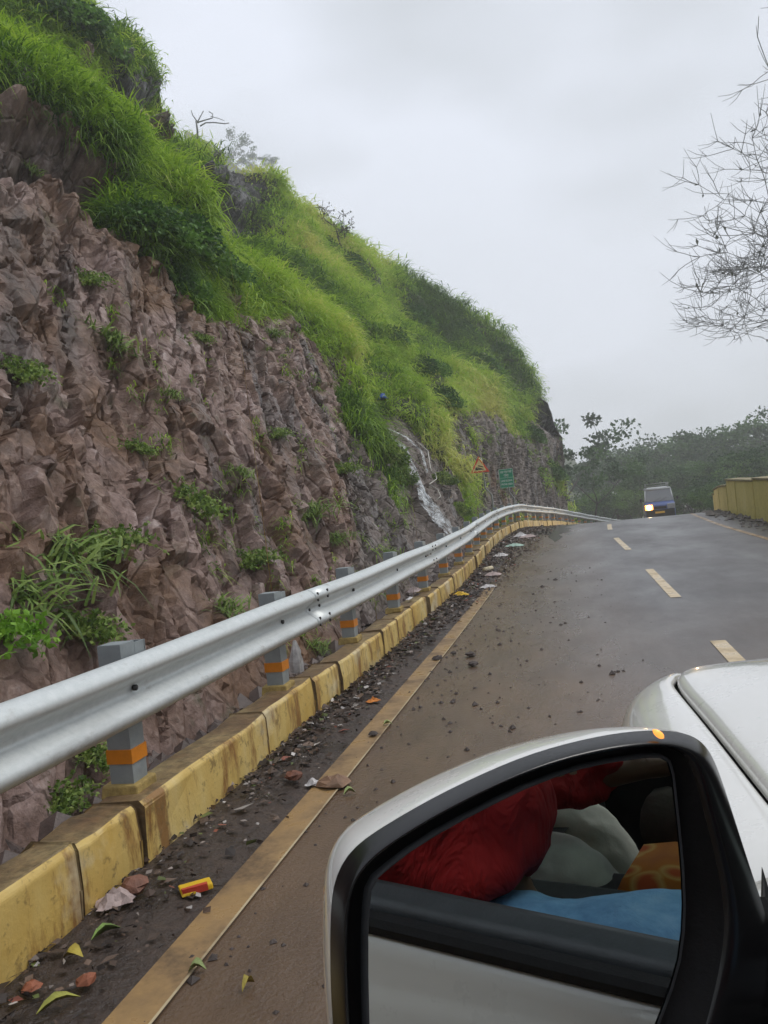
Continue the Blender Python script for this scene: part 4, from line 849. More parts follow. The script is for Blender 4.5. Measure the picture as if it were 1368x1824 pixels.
def seat(X, Y, zt, name='seat'):
    mb = MB(); mb.rings([[(X + a_ * w, Y + dy, z) for a_, z in ((-1, zt - .13), (-1.0, zt - .02), (-.8, zt), (.8, zt), (1.0, zt - .02), (1, zt - .13))] for dy, w in ((.28, .22), (.31, .24), (-.2, .24), (-.24, .23))], 0)
    o = mb.build(name, SEATC, car, bevel=.02)
    mb = MB(); mb.rings([[(X + a_ * w, Y - .24 - k_ * .16 + b_, zt - .04 + k_ * .62) for a_, b_ in ((-1, .0), (-.75, .03), (.75, .03), (1, 0), (.8, -.1), (-.8, -.1))] for k_, w in ((0, .22), (.3, .25), (.7, .24), (1, .18))], 0); mb.build('backrest', SEATC, o)
    mb = MB(); mb.rings([[(X + a_ * w, Y - .42 + b_, zt + .63 + k_) for a_, b_ in ((-1, .0), (-.7, .03), (.7, .03), (1, 0), (.7, -.07), (-.7, -.07))] for k_, w in ((0, .10), (.04, .13), (.13, .13), (.17, .1))], 0); mb.build('headrest', SEATC, o)
seat(.42, .02, .80); seat(1.20, -.28, .66); seat(.42, -1.25, .68, 'rear_seat'); seat(1.30, -1.25, .68, 'rear_seat')
for X in (.05 + .02, 2 * XC - .07):
    for Y in (1.32, -1.45):
        sgn = 1 if X < XC else -1
        w = tor((0, 0, 0), .27, .06, 0, 40, 12); v = [Vector((p[2] * 1.5 * 1 + X + sgn * .08, p[0] + Y, p[1] + .33)) for p in w.v]; w.v = [tuple(p) for p in v]; wo_ = w.build('wheel', TYRE, car)
        mb = MB(); mb.cyl((X + sgn * .02, Y, .33), (X + sgn * .05, Y, .33), .2, 24)
        for k_ in range(5): a_ = k_ * 2 * PI / 5; mb.tube([(X + sgn * .015, Y, .33), (X + sgn * .01, Y + .2 * math.cos(a_), .33 + .2 * math.sin(a_))], [.03, .02], 6)
        mb.build('rim', RIM, wo_)
for X in (.35, 2 * XC - .35): MB().box((X, 1.97, .68), (.22, .05, .10)).build('headlight', CGLASS, car, bevel=.01)
MB().box((XC, 2.0, .62), (.8, .04, .12)).build('grille', BLACKP, car, bevel=.01)

# ---- the wing mirror (a part of the car; its pieces are sub-parts)
RA = [(603, 1950), (592, 1824), (588, 1740), (588, 1660), (590, 1600), (598, 1560), (618, 1522), (650, 1493), (690, 1468), (740, 1438), (800, 1406), (860, 1378), (920, 1352), (980, 1332), (1035, 1318), (1085, 1308), (1130, 1302), (1175, 1300), (1215, 1304), (1245, 1316), (1265, 1340), (1280, 1375), (1298, 1430), (1318, 1492), (1340, 1560), (1362, 1625), (1380, 1690), (1392, 1760), (1394, 1830), (1384, 1900), (1350, 1975), (1280, 2030), (1180, 2060), (1040, 2070), (900, 2062), (780, 2045), (680, 2020), (625, 1990)]
RB = [(628, 1940), (618, 1824), (614, 1740), (614, 1660), (617, 1610), (628, 1572), (650, 1540), (682, 1512), (722, 1485), (770, 1456), (825, 1427), (880, 1400), (935, 1376), (990, 1357), (1040, 1344), (1085, 1335), (1130, 1329), (1170, 1326), (1203, 1330), (1228, 1342), (1244, 1365), (1256, 1400), (1270, 1450), (1286, 1505), (1300, 1560), (1310, 1615), (1312, 1670), (1303, 1730), (1290, 1790), (1275, 1850), (1250, 1930), (1200, 1985), (1120, 2010), (1010, 2020), (890, 2015), (780, 2000), (690, 1978), (645, 1960)]
RC = [(654, 1930), (652, 1824), (650, 1740), (650, 1670), (652, 1620), (656, 1585), (668, 1562), (694, 1540), (728, 1514), (775, 1484), (828, 1455), (880, 1428), (932, 1403), (985, 1382), (1035, 1366), (1080, 1356), (1120, 1350), (1150, 1346), (1178, 1346), (1192, 1354), (1199, 1378), (1203, 1415), (1208, 1460), (1213, 1510), (1217, 1560), (1219, 1610), (1217, 1660), (1210, 1710), (1196, 1760), (1178, 1808), (1150, 1880), (1110, 1935), (1040, 1960), (950, 1968), (860, 1962), (770, 1955), (700, 1948), (668, 1942)]
ra = lambda R, off, s_=1.0: [mplane(x, y, off) for x, y in R]
def scl(P, s_, off): P = np.array(P); c_ = P.mean(0); return [Vector(q) for q in (c_ + (P - c_) * s_ - MN * off)]
A = ra(RA, -.012); B = ra(RB, .004); Cc = ra(RC, -.010)
A = np.array(A); B = np.array(B); Cc = np.array(Cc)
mir = MB().rings([scl(A, 1.0, 0), scl(A, 1.003, .004), scl(A, .998, .014), scl(A, .97, .032), scl(A, .91, .052), scl(A, .79, .072), scl(A, .58, .086), scl(A, .3, .092), scl(A, .02, .093)], 0, cap=False).build('wing_mirror', WHITE, car)
mirs = mir.modifiers.new('s', 'SUBSURF'); mirs.levels = 1; mirs.render_levels = 1
mb = MB(); c_A = A.mean(0)
R1 = [Vector(p) for p in A + MN * .0005]; R2 = [Vector(p) for p in A * .6 + B * .4 + MN * .004]; R3 = [Vector(p) for p in B + MN * .002]; R4 = [Vector(p) for p in B * .82 + Cc * .18 + MN * -.002]; 
mb.rings([R1, R2, R3, R4], 0, cap=False); o = mb.build('mirror_bezel', GLOSSB, mir); s_ = o.modifiers.new('s', 'SUBSURF'); s_.levels = 2; s_.render_levels = 2
mb = MB(); mb.rings([R4, [Vector(p) for p in B * .55 + Cc * .45 - MN * .016], [Vector(p) for p in B * .2 + Cc * .8 - MN * .018], [Vector(p) for p in Cc + MN * -.004]], 0, cap=False); o = mb.build('mirror_recess', BLACKP, mir)
ring_c = [Vector(p) for p in Cc]; mb = MB(); cc_ = sum(ring_c, Vector()) / len(ring_c)
mb.add(ring_c + [p - Vector(MN) * .003 for p in ring_c], [tuple(range(len(ring_c)))]); MIRG = Mat('mirror_glass', .0, (.84, .88, .87), 1.0).m; o = mb.build('mirror_glass', MIRG, mir)
sk_ = [Vector(p) for p in Cc * 1.0 + MN * .0015]; sk2 = [Vector(p) for p in Cc * .985 + (Cc.mean(0)) * .015 + MN * .0008]; MB().rings([[Vector(p) for p in Cc * 1.012 - Cc.mean(0) * .012 - MN * .003], sk_, sk2], 0, cap=False).build('mirror_glass_rim', RUBBER, mir)
# arm joining the mirror to the door corner
arm = MB(); P1_ = [mplane(x, y, o_) for x, y, o_ in ((1300, 1610, -.02), (1372, 1650, -.02), (1392, 1800, -.02), (1330, 1950, -.02), (1290, 1800, -.02))]
arm.rings([[Vector(p) for p in P1_], [Vector(p) * .4 + Vector((.10, .60, z)) * .6 for p, z in zip(P1_, (1.05, 1.06, 1.0, .95, 1.0))], [Vector((.11, .58, 1.03)), Vector((.115, .66, 1.04)), Vector((.11, .67, .98)), Vector((.10, .60, .95)), Vector((.10, .56, .98))]], 0, smooth=False); arm.build('mirror_arm', BLACKP, mir, bevel=.006)
AMB = Mat('amber_glint', .2, (.8, .3, .03)); AMB.p.inputs['Emission Color'].default_value = (1, .38, .08, 1); AMB.p.inputs['Emission Strength'].default_value = .9  # glowing amber sliver added to stand for an orange reflection on the bezel
p_, q_ = Vector(mplane(1163, 1303, .0)), Vector(mplane(1183, 1318, .004)); MB().tube([p_.lerp(q_, t_) + Vector((0, 0, .0012)) for t_ in (0, .15, .4, .7, .9, 1)], [.0003, .0015, .0022, .0022, .0014, .0003], 10).build('mirror_glint', AMB.m, mir)
# small black sail panel between mirror and windscreen pillar
mb = MB(); mb.add([(.095, .66, 1.0), (.095, .40, 1.0), (.16, .58, 1.17), (.12, .70, 1.03), (.12, .40, 1.0), (.18, .58, 1.17)], [(0, 1, 2), (0, 2, 3), (1, 4, 5, 2)]); 

# ------------------------------------------------------------------ the two people in the car (seen in the mirror)
SKIN = flat('brown_skin', (.22, .12, .07), .55, 0, .12, 20); HAIR = flat('black_hair', (.01, .009, .008), .6)
RED = None; m = Mat('red_shirt', .85, (.36, .012, .014)); m.col(m.ramp(m.noise(7, 5, .6), [(.3, (.30, .006, .010)), (.7, (.52, .018, .018))])); m.bump(m.noise(9, 4, .6, (1, 1.6, .6), dist=1.5), .9, .03); RED = m.m
m = Mat('blue_denim', .9); m.col(m.ramp(m.noise(12, 6, .7, (1, .6, 1)), [(.3, (.08, .20, .38)), (.55, (.18, .38, .60)), (.8, (.34, .54, .72))])); m.bump(m.noise(16, 4, .6, dist=1), .5, .012); DENIM = m.m
m = Mat('beige_trousers', .95); m.col(m.ramp(m.noise(10, 6, .7), [(.3, (.62, .64, .56)), (.7, (.80, .81, .73))])); m.bump(m.noise(14, 4, .6), .4, .01); BEIGE = m.m
def skin(name, J, E_, R_, mat, parent=None, root=0, sub=2, fold=None):
    me = bpy.data.meshes.new(name); me.from_pydata([tuple(j) for j in J], E_, []); me.materials.append(mat); o = bpy.data.objects.new(name, me); link(o, parent)
    md = o.modifiers.new('skin', 'SKIN'); md.use_smooth_shade = True
    sv_ = me.skin_vertices[0].data
    for i, r in enumerate(R_): sv_[i].radius = (r, r) if not hasattr(r, '__len__') else r; sv_[i].use_root = (i in root if isinstance(root, list) else i == root)
    s = o.modifiers.new('sub', 'SUBSURF'); s.levels = sub; s.render_levels = sub
    if fold:
        tx = bpy.data.textures.new('folds', 'CLOUDS'); tx.noise_scale = fold[1]; tx.noise_depth = 2; d_ = o.modifiers.new('folds', 'DISPLACE'); d_.texture = tx; d_.strength = fold[0]; d_.mid_level = .5; d_.texture_coords = 'LOCAL'
    if fold and fold[0] > .04:
        tx = bpy.data.textures.new('creases', 'WOOD'); tx.wood_type = 'RINGNOISE' if False else 'BANDNOISE'; tx.noise_scale = .16; tx.turbulence = 9; d_ = o.modifiers.new('creases', 'DISPLACE'); d_.texture = tx; d_.strength = .022; d_.texture_coords = 'LOCAL'
    return o
def chain(*pts): return [tuple(Vector(a) * (1 - t) + Vector(b) * t) for a, b in zip(pts, pts[1:]) for t in (0, .5)] + [tuple(pts[-1])]
def person(label, hip, chest_top, knees, ankles, hands, elbows, legmat, thigh_r, shirt_skip=0, face=Vector((0, 1, 0))):
    """hip, chest_top: centre points; knees, ankles, hands, elbows: (left, right)"""
    p = empty('person', (hip.x, hip.y, hip.z - .1), label=label, cat='person'); pm_ = Matrix.Translation(-Vector(p.location))
    ax = Vector((1, 0, 0)); sh = [chest_top - ax * .18, chest_top + ax * .18]; hp = [hip - ax * .09, hip + ax * .09 + Vector((0, 0, (knees[1].z - hip.z) * .25))]
    neck = chest_top + Vector((0, .01, .09)); head = chest_top + Vector((0, .03, .24)); top = chest_top + Vector((0, .01, .33)); mid = hip * .5 + chest_top * .5
    J = [hip, mid, chest_top - Vector((0, 0, .04)), neck, head - Vector((0, -.01, .06)), head, top]; R = [.065, .09, .095, .05, .055, .082, .06]; E_ = [(0, 1), (1, 2), (2, 3), (3, 4), (4, 5), (5, 6)]
    def limb(root_i, pts, rad):
        prev = root_i
        for q, r in zip(pts, rad): J.append(q); R.append(r); E_.append((prev, len(J) - 1)); prev = len(J) - 1
        return prev
    for s_ in (0, 1):
        limb(0, [hp[s_], hp[s_].lerp(knees[s_], .5), knees[s_], knees[s_].lerp(ankles[s_], .45), ankles[s_], ankles[s_] + Vector((0, .14, -.04))], [.045, .048, .042, .038, .030, .025])
        w = limb(2, [sh[s_], sh[s_].lerp(elbows[s_], .5), elbows[s_], elbows[s_].lerp(hands[s_], .5), hands[s_]], [.055, .046, .036, .032, .022])
        d = (hands[s_] - elbows[s_]).normalized(); sd = d.cross(Vector((0, 0, 1))).normalized(); pc = limb(w, [hands[s_] + d * .05], [.024])
        for k_ in range(4): o_ = (k_ - 1.5) * .019; b_ = J[pc] + sd * o_ + d * .02; limb(pc, [b_ + d * .0, b_ + d * (.035 + .006 * (k_ % 3)) - Vector((0, 0, .008)), b_ + d * (.045 + .006 * (k_ % 3)) - Vector((0, 0, .035))], [.0095, .0085, .007])
        tsd = sd * (-1 if s_ else 1); limb(w, [J[w] + tsd * .028 + d * .03, J[w] + tsd * .036 + d * .065 - Vector((0, 0, .015))], [.010, .008])
    skin('body', J, E_, R, SKIN, p).matrix_parent_inverse = pm_
    # face and hair
    hc = head; f = MB()
    for sx_ in (-1, 1): f.tube([hc + Vector((sx_ * .031, .075, .0)), hc + Vector((sx_ * .031, .086, .0))], [.011, .006], 8)
    f.tube([hc + Vector((-.022, .082, -.055)), hc + Vector((0, .088, -.057)), hc + Vector((.022, .082, -.055))], [.004, .006, .004], 6); o = f.build('face_features', HAIR, p); o.matrix_parent_inverse = pm_
    f = MB().tube([hc + Vector((0, .080, .01)), hc + Vector((0, .1, -.025)), hc + Vector((0, .082, -.033))], [.008, .014, .008], 8)
    for sx_ in (-1, 1): f.tube([hc + Vector((sx_ * .083, -.005, .02)), hc + Vector((sx_ * .09, -.01, -.005)), hc + Vector((sx_ * .082, -.005, -.028))], [.008, .014, .007], 6)
    o = f.build('nose_and_ears', SKIN, p); o.matrix_parent_inverse = pm_
    skin('hair', [hc + Vector((0, -.035, -.04)), hc + Vector((0, -.03, .035)), hc + Vector((0, -.005, .075))], [(0, 1), (1, 2)], [.075, .088, .075], HAIR, p, 1).matrix_parent_inverse = pm_
    # shirt: torso and sleeves
    J2 = [hip + Vector((0, -.01, .01)), mid, chest_top - Vector((0, 0, .03)), chest_top + Vector((0, 0, .045))]; R2 = [(.185, .175), .16, .145, .07]; E2 = [(0, 1), (1, 2), (2, 3)]
    for s_ in (0, 1):
        b0 = len(J2); J2 += [sh[s_], sh[s_].lerp(elbows[s_], .5), elbows[s_], elbows[s_].lerp(hands[s_], .5), elbows[s_].lerp(hands[s_], .93)]; R2 += [.075, .068, .058, .052, .04]; E2 += [(2, b0)] + [(b0 + i, b0 + i + 1) for i in range(4)]
    skin('shirt', J2, E2, R2, RED, p, 0, 4, (.06, .11)).matrix_parent_inverse = pm_
    J3 = []; R3 = []; E3 = []; roots = []
    for s_ in (0, 1):
        b0 = len(J3); roots.append(b0); J3 += [hp[s_].lerp(hip, .3), hp[s_].lerp(knees[s_], .33), hp[s_].lerp(knees[s_], .7), knees[s_], knees[s_].lerp(ankles[s_], .3), knees[s_].lerp(ankles[s_], .92)]; R3 += [thigh_r * 1.05, thigh_r, thigh_r * .92, thigh_r * .86, thigh_r * .78, thigh_r * .6]; E3 += [(b0 + i, b0 + i + 1) for i in range(5)]
    skin('trousers', J3, E3, R3, legmat, p, roots, 4, (.03, .09)).matrix_parent_inverse = pm_
    for s_ in (0, 1):
        o = MB().rings([[ankles[s_] + Vector((a_ * w, dy, z)) for a_, z in ((-1, -.07), (-1, -.03), (-.5, zt), (.5, zt), (1, -.03), (1, -.07))] for dy, w, zt in ((-.08, .035, 0.01), (0, .045, .0), (.1, .05, -.03), (.19, .035, -.045))], 0).build('shoe', BLACKP, p); o.matrix_parent_inverse = pm_
    return p
V3 = Vector
th = mhit(965, 1640, .36); kn = mhit(1212, 1652, .33)
hipP = V3((.40, th.y - .07, th.z - .045)); kneeL = V3((.33, hipP.y + .47, kn.z - .012)); kneeR = V3((.47, hipP.y + .40, kn.z - .30))
tor_top = mhit(770, 1400, .42)
chP = V3((.42, hipP.y - .17, hipP.z + .47))
person('passenger in a loose red shirt and blue jeans seated nearest the car window', hipP, chP, (kneeL, kneeR), (kneeL + V3((0, .12, -.40)), kneeR + V3((0, .12, -.38))), (V3((.13, -.10, 1.30)), V3((.20, -.07, 1.27))), (V3((.21, hipP.y - .12, hipP.z + .17)), V3((.40, hipP.y - .02, hipP.z + .22))), DENIM, .072)
k1 = mhit(1050, 1545, .98); k2 = mhit(1058, 1462, 1.22)
h0 = mhit(880, 1556, 1.05); sl_ = (k1.z - h0.z) / max(.1, k1.y - h0.y); hipD = V3((1.14, min(k1.y, k2.y) - .43, k1.z - min(.16, sl_ * .43) - .02))
kL, kR = V3((.99, k1.y - .02, k1.z - .01)), V3((1.24, k2.y - .02, k2.z - .005))
person('driver in a red shirt and pale beige trousers holding the steering wheel', hipD, hipD + V3((.0, -.16, .47)), (kL, kR), (kL + V3((.05, .22, -.36)), kR + V3((0, .22, -.36))), (mhit(1150, 1375, 1.10), V3((1.40, .20, 1.02))), (mhit(985, 1400, 1.02), V3((1.42, -.2, .9))), BEIGE, .092)
# things lying in the car
m = Mat('orange_flowered_cloth', .9); vo = m.N('ShaderNodeTexVoronoi'); vo.inputs['Scale'].default_value = 16; m.L(m.co((1, 1, 1), True), vo.inputs['Vector']); m.col(m.ramp(vo.outputs['Distance'], [(.25, (.50, .09, .02)), (.4, (.62, .36, .10)), (.5, (.5, .16, .02)), (.9, (.40, .12, .02))])); OCL = m.m
c0 = mhit(1172, 1556, .80); mb = MB(); mb.rings([[(c0.x + a_ * .09, c0.y + .03 + dy * .55, c0.z - .06 + b_ * h_) for a_, b_ in ((-1, -.9), (-1.05, 0), (-.8, 1), (.8, 1), (1.05, 0), (1, -.9))] for dy, h_ in ((-.12, .05), (-.1, .07), (0, .08), (.12, .07), (.15, .05))], 0); o = mb.build('cloth_bag', OCL); tag(o, 'orange cloth bag with a yellow and red flower print between the front seats', 'bag'); o.data.shade_smooth()
BRN = flat('brown_cloth', (.09, .07, .06), .95, 0, .4, 12, .5); c0 = mhit(1175, 1470, 1.05); mb = MB(); mb.rings([[(c0.x + a_ * .05, c0.y + .03 + dy * .45, c0.z + .01 + b_ * h_ * .8) for a_, b_ in ((-1, -.9), (-1.1, 0), (-.6, 1), (.7, .9), (1.05, .1), (1, -.9))] for dy, h_ in ((-.09, .03), (-.06, .06), (0, .07), (.07, .06), (.1, .03))], 0); tag(mb.build('cloth_bag', BRN), 'crumpled dull brown bag lying in front of the driver', 'bag')
# ------------------------------------------------------------------ oncoming van
VBLUE = flat('blue_van_paint', (.03, .075, .26), .35, 0, .15, 3); VWHITE = flat('silver_white_van_paint', (.42, .44, .45), .35, 0, .15, 3)
VGL = Mat('van_glass', .06, (.10, .11, .12), 0, .9).m; CHROME = flat('dull_metal_rack', (.35, .37, .36), .4, .6); YPLATE = flat('yellow_plate', (.75, .42, .02), .5, 0, .1)
def emis(name, col, s_):
    m = Mat(name, .2, col); m.p.inputs['Emission Color'].default_value = (*col, 1); m.p.inputs['Emission Strength'].default_value = s_; return m.m
LIT = emis('lit_headlight', (1, .62, .26), 14); AMBR = emis('lit_reflector', (1, .34, .06), 4.5); LITF = emis('lit_fog_lamp', (1, .78, .5), 6); DULL = flat('unlit_lamp_glass', (.35, .36, .38), .1)
vp = at_t(1176, 905, 39.5); van = empty('van', (float(vp[0]), float(vp[1]), 1.46 - 2.16), PI - math.radians(180 + 3), label='small blue fronted van with a roof rack and one glowing headlight coming over the crest', cat='van')
# local frame: front faces -y
def R2_(w, z0, z1, r=.08, tw=1.0): return [(-w, z0), (-w, (z0 + z1) / 2), (-w * tw, z1 - r), (-w * tw + r, z1), (w * tw - r, z1), (w * tw, z1 - r), (w, (z0 + z1) / 2), (w, z0)]
mb = MB(); mb.rings([[V3((x, y_, z)) for x, z in R2_(w, .28, zt, .06)] for y_, w, zt in ((0, .66, .78), (.03, .71, .92), (.14, .735, 1.02), (.42, .74, 1.10), (.44, .74, 1.10), (3.5, .74, 1.10), (3.55, .70, 1.05))], 0); body = mb.build('body', [VBLUE], van, bevel=.01)
mb = MB(); mb.rings([[V3((x, y_, z)) for x, z in ((-.742, .45), (-.748, .8), (-.742, 1.08), (-.72, 1.08), (-.72, .45))] for y_ in (.55, 3.45)], 0, smooth=False); mb.rings([[V3((-x, y_, z)) for x, z in ((-.742, .45), (-.748, .8), (-.742, 1.08), (-.72, 1.08), (-.72, .45))] for y_ in (.55, 3.45)], 0, smooth=False); mb.build('side_panel', VWHITE, van)
mb = MB(); mb.rings([[V3((x, y_, z)) for x, z in ((-.64, zb), (-.66, zb + .06), (-.5, zb + .10), (.5, zb + .10), (.66, zb + .06), (.64, zb))] for y_, zb in ((.86, 1.70), (.95, 1.72), (2.2, 1.76), (3.4, 1.70))], 0); mb.build('roof', VWHITE, van)
mb = MB(); mb.rings([[V3((-.68, .40, 1.11)), V3((.68, .40, 1.11)), V3((.68, .46, 1.11)), V3((-.68, .46, 1.11))], [V3((-.60, .86, 1.70)), V3((.60, .86, 1.70)), V3((.60, .92, 1.70)), V3((-.60, .92, 1.70))]], 0, smooth=False); mb.build('windscreen', VGL, van)
mb = MB(); mb.rings([[V3((-.71, y0_, 1.11)), V3((.71, y0_, 1.11)), V3((.64, y1_, 1.69)), V3((-.64, y1_, 1.69))] for y0_, y1_ in ((.55, .98), (3.45, 3.35))], 0, smooth=False); mb.build('side_window', VGL, van)
for sx_ in (-1, 1):
    MB().tube([(sx_ * .70, .42, 1.10), (sx_ * .63, .88, 1.72)], [.035, .03], 6).build('windscreen_pillar', VWHITE, van)
    h = MB().box((sx_ * .54, .02, .84), (.38, .12, .26)).build('headlight', AMBR if sx_ < 0 else DULL, van, bevel=.03)
    if sx_ < 0: MB().tube([(sx_ * .54, -.06, .84), (sx_ * .54, -.03, .84)], [.125, .125], 14).build('bulb', LIT, h)
    MB().tube([(sx_ * .55, -.05, .50), (sx_ * .55, .0, .50)], [.045, .05], 12).build('fog_lamp', LITF, van)
    mb = MB(); mb.tube([(sx_ * .72, .5, 1.18), (sx_ * .86, .44, 1.22)], .012, 6); mb.box((sx_ * .90, .43, 1.22), (.10, .05, .17)); mb.build('wing_mirror', BLACKP, van, bevel=.01)
    MB().tube([(sx_ * .15 - .1, .40, 1.13), (sx_ * .15 + .28, .56, 1.30)], .010, 5).build('wiper', BLACKP, van)
    for y_ in (.62, 2.9):
        w = MB().cyl((sx_ * .60, y_, .27), (sx_ * .73, y_, .27), .27, 24).build('wheel', TYRE, van); MB().cyl((sx_ * .732, y_, .27), (sx_ * .738, y_, .27), .15, 20).build('rim', RIM, w)
MB().box((0, -.02, .50), (1.38, .12, .40)).build('bumper', BLACKP, van, bevel=.03)
mb = MB().box((0, .008, .80), (.62, .05, .14)); mb.build('grille', BLACKP, van, bevel=.01)
MB().box((-.03, -.09, .56), (.46, .015, .10)).build('number_plate', YPLATE, van)
MB().box((0, .885, 1.645), (.3, .04, .05)).build('sun_strip', VWHITE, van)
mb = MB()
for z in (1.93, 2.05):
    mb.tube([(-.55, .95, z), (.55, .95, z), (.55, 2.9, z), (-.55, 2.9, z), (-.55, .95, z)], .02, 6)
for y_ in np.linspace(.95, 2.9, 6):
    for sx_ in (-.55, .55): mb.tube([(sx_, y_, 1.80), (sx_, y_, 2.05)], .016, 5)
    mb.tube([(-.55, y_, 1.93), (.55, y_, 1.93)], .014, 5)
mb.build('roof_rack', CHROME, van)
pl = bpy.data.lights.new('headlight_glow', 'SPOT'); pl.energy = 260; pl.color = (1, .68, .34); pl.spot_size = math.radians(100); pl.spot_blend = .8; pl.shadow_soft_size = .07
po_ = bpy.data.objects.new('headlight_glow', pl); link(po_, van); po_.location = (-.54, -.10, .80); po_.rotation_euler = (math.radians(86), 0, PI)

# ------------------------------------------------------------------ road signs
SRED = flat('sign_red', (.75, .05, .02), .5, 0, .15); SCREAM = flat('sign_cream', (.80, .62, .30), .5, 0, .1); SGREEN = flat('sign_green', (.003, .25, .13), .45, 0, .12); SWHITE = flat('sign_white', (.55, .66, .60), .5, 0, .1); SBLACK = flat('sign_black', (.01, .01, .01), .6); SPOLE = flat('sign_pole_grey', (.30, .30, .29), .5, .3)
ts_ = 25.0; k_ = ts_ / F; tp = at_t(854, 832, ts_); sg = empty('warning_sign', tuple(tp), math.radians(6), label='triangular red bordered warning sign showing a steep slope on a bent pole by the cliff', cat='road sign')
def tri(s_, y_, cz=0): return [V3((-s_ * .5, y_, cz - s_ * .29)), V3((s_ * .5, y_, cz - s_ * .29)), V3((0, y_, cz + s_ * .577))]
sz = 34 * k_
mb = MB(); mb.rings([tri(sz, .0), tri(sz, .012)], 0, smooth=False); mb.build('plate', SRED, sg, bevel=.004)
mb = MB(); mb.rings([tri(sz * .70, -.004), tri(sz * .70, -.001)], 0, smooth=False); mb.build('sign_field', SCREAM, sg)
mb = MB(); q = [(-.26, -.17), (.25, -.14), (-.18, .03)]; mb.rings([[V3((x * sz, y_, z * sz)) for x, z in q] for y_ in (-.008, -.005)], 0, smooth=False)
q = [(-.08, .055), (.20, -.04), (.22, -.01), (.08, .055), (-.04, .10)]; mb.rings([[V3((x * sz, y_, z * sz)) for x, z in q] for y_ in (-.008, -.005)], 0, smooth=False); mb.build('slope_symbol', SBLACK, sg)
def loc(x, y, t): return V3(at_t(x, y, t)) 
def pole(root, pxs, t):
    mb = MB(); M_ = root.matrix_basis.inverted() if False else (Matrix.Translation(root.location) @ Matrix.Rotation(root.rotation_euler.z, 4, 'Z')).inverted()
    mb.tube([M_ @ (loc(x, y, t) + V3((0, .05, 0))) for x, y in pxs], .030, 8); mb.build('pole', SPOLE, root)
pole(sg, [(856, 815), (861, 845), (864, 869), (876, 882), (879, 912), (880, 940)], ts_)
tp = at_t(902, 852, ts_ + 1.0); gs = empty('information_sign', tuple(tp), math.radians(6), label='green rectangular sign with white writing in two scripts on a bent pole by the cliff', cat='road sign')
w_, h_ = 26 * k_, 35 * k_
mb = MB().box((0, .006, 0), (w_, .012, h_)); mb.build('plate', SGREEN, gs, bevel=.004)
mb = MB(); b_ = .010
for c_, d_ in (((0, -.004, h_ / 2 - b_), (w_ - .01, .003, b_)), ((0, -.004, -h_ / 2 + b_), (w_ - .01, .003, b_)), ((-w_ / 2 + b_, -.004, 0), (b_, .003, h_ - .034)), ((w_ / 2 - b_, -.004, 0), (b_, .003, h_ - .034)), ((0, -.004, .02), (w_ - .05, .003, b_ * .8))): mb.box(c_, d_)
mb.build('border', SWHITE, gs)
def text(body, size, x, z, parent, mat, name='lettering', maxw=None):
    cu = bpy.data.curves.new(name, 'FONT'); cu.body = body; cu.size = size; cu.align_x = 'CENTER'; cu.align_y = 'CENTER'; cu.extrude = .0015; cu.offset = .0025
    to = bpy.data.objects.new(name, cu); link(to); bpy.context.view_layer.update(); dg = bpy.context.evaluated_depsgraph_get(); me = bpy.data.meshes.new_from_object(to.evaluated_get(dg)); bpy.data.objects.remove(to)
    me.materials.clear(); me.materials.append(mat); o = bpy.data.objects.new(name, me); link(o, parent); o.location = (x, -.0045, z); o.rotation_euler = (PI / 2, 0, 0)
    if maxw and len(me.vertices): xs_ = [v.co.x for v in me.vertices]; o.scale = (min(1.6, maxw / (max(xs_) - min(xs_) + 1e-6)), 1, 1)
    return o
text('दरड कोसळणारे', .10, 0, h_ * .335, gs, SWHITE, maxw=w_ * .80); text('क्षेत्र', .10, 0, h_ * .155, gs, SWHITE, maxw=w_ * .34)
text('LAND SLIDING', .085, 0, -h_ * .13, gs, SWHITE, maxw=w_ * .80); text('PRONE AREA', .085, 0, -h_ * .31, gs, SWHITE, maxw=w_ * .80)
pole(gs, [(902, 835), (905, 855), (907, 877), (916, 888), (917, 915), (918, 940)], ts_ + 1.05)

# ------------------------------------------------------------------ stones, leaves and litter on the road edge
def gpt(x, y, z=0.0):
    d = ray(x, y); t = (z - H) / d[2]; p = CAM + d * t
    for _ in range(4): zz = float(rz_(p[1])) + z + .045 * min(1, max(0, 1 - (p[0] - float(kx(p[1]))) / .42)); t = (zz - H) / d[2]; p = CAM + d * t
    return V3(p)
LIT_M = {}
def lm(name, c_, r=.7, v=.4): 
    if name not in LIT_M: LIT_M[name] = flat(name, c_, r, 0, v, 14, .4)
    return LIT_M[name]
def rockmb(c_, r, seed, sq=.7):
    g = random.Random(seed); mb = MB(); n = 7; rings_ = []
    for i, (rr, zz) in enumerate(((.55, -.45), (1, -.1), (.85, .4), (.35, .72))): rings_.append([V3(c_) + V3((math.cos(6.283 * k / n) * r * rr * g.uniform(.75, 1.25), math.sin(6.283 * k / n) * r * rr * g.uniform(.7, 1.2), (zz * sq + g.uniform(-.12, .12)) * r)) for k in range(n)])
    return mb.rings(rings_, 0, smooth=False)
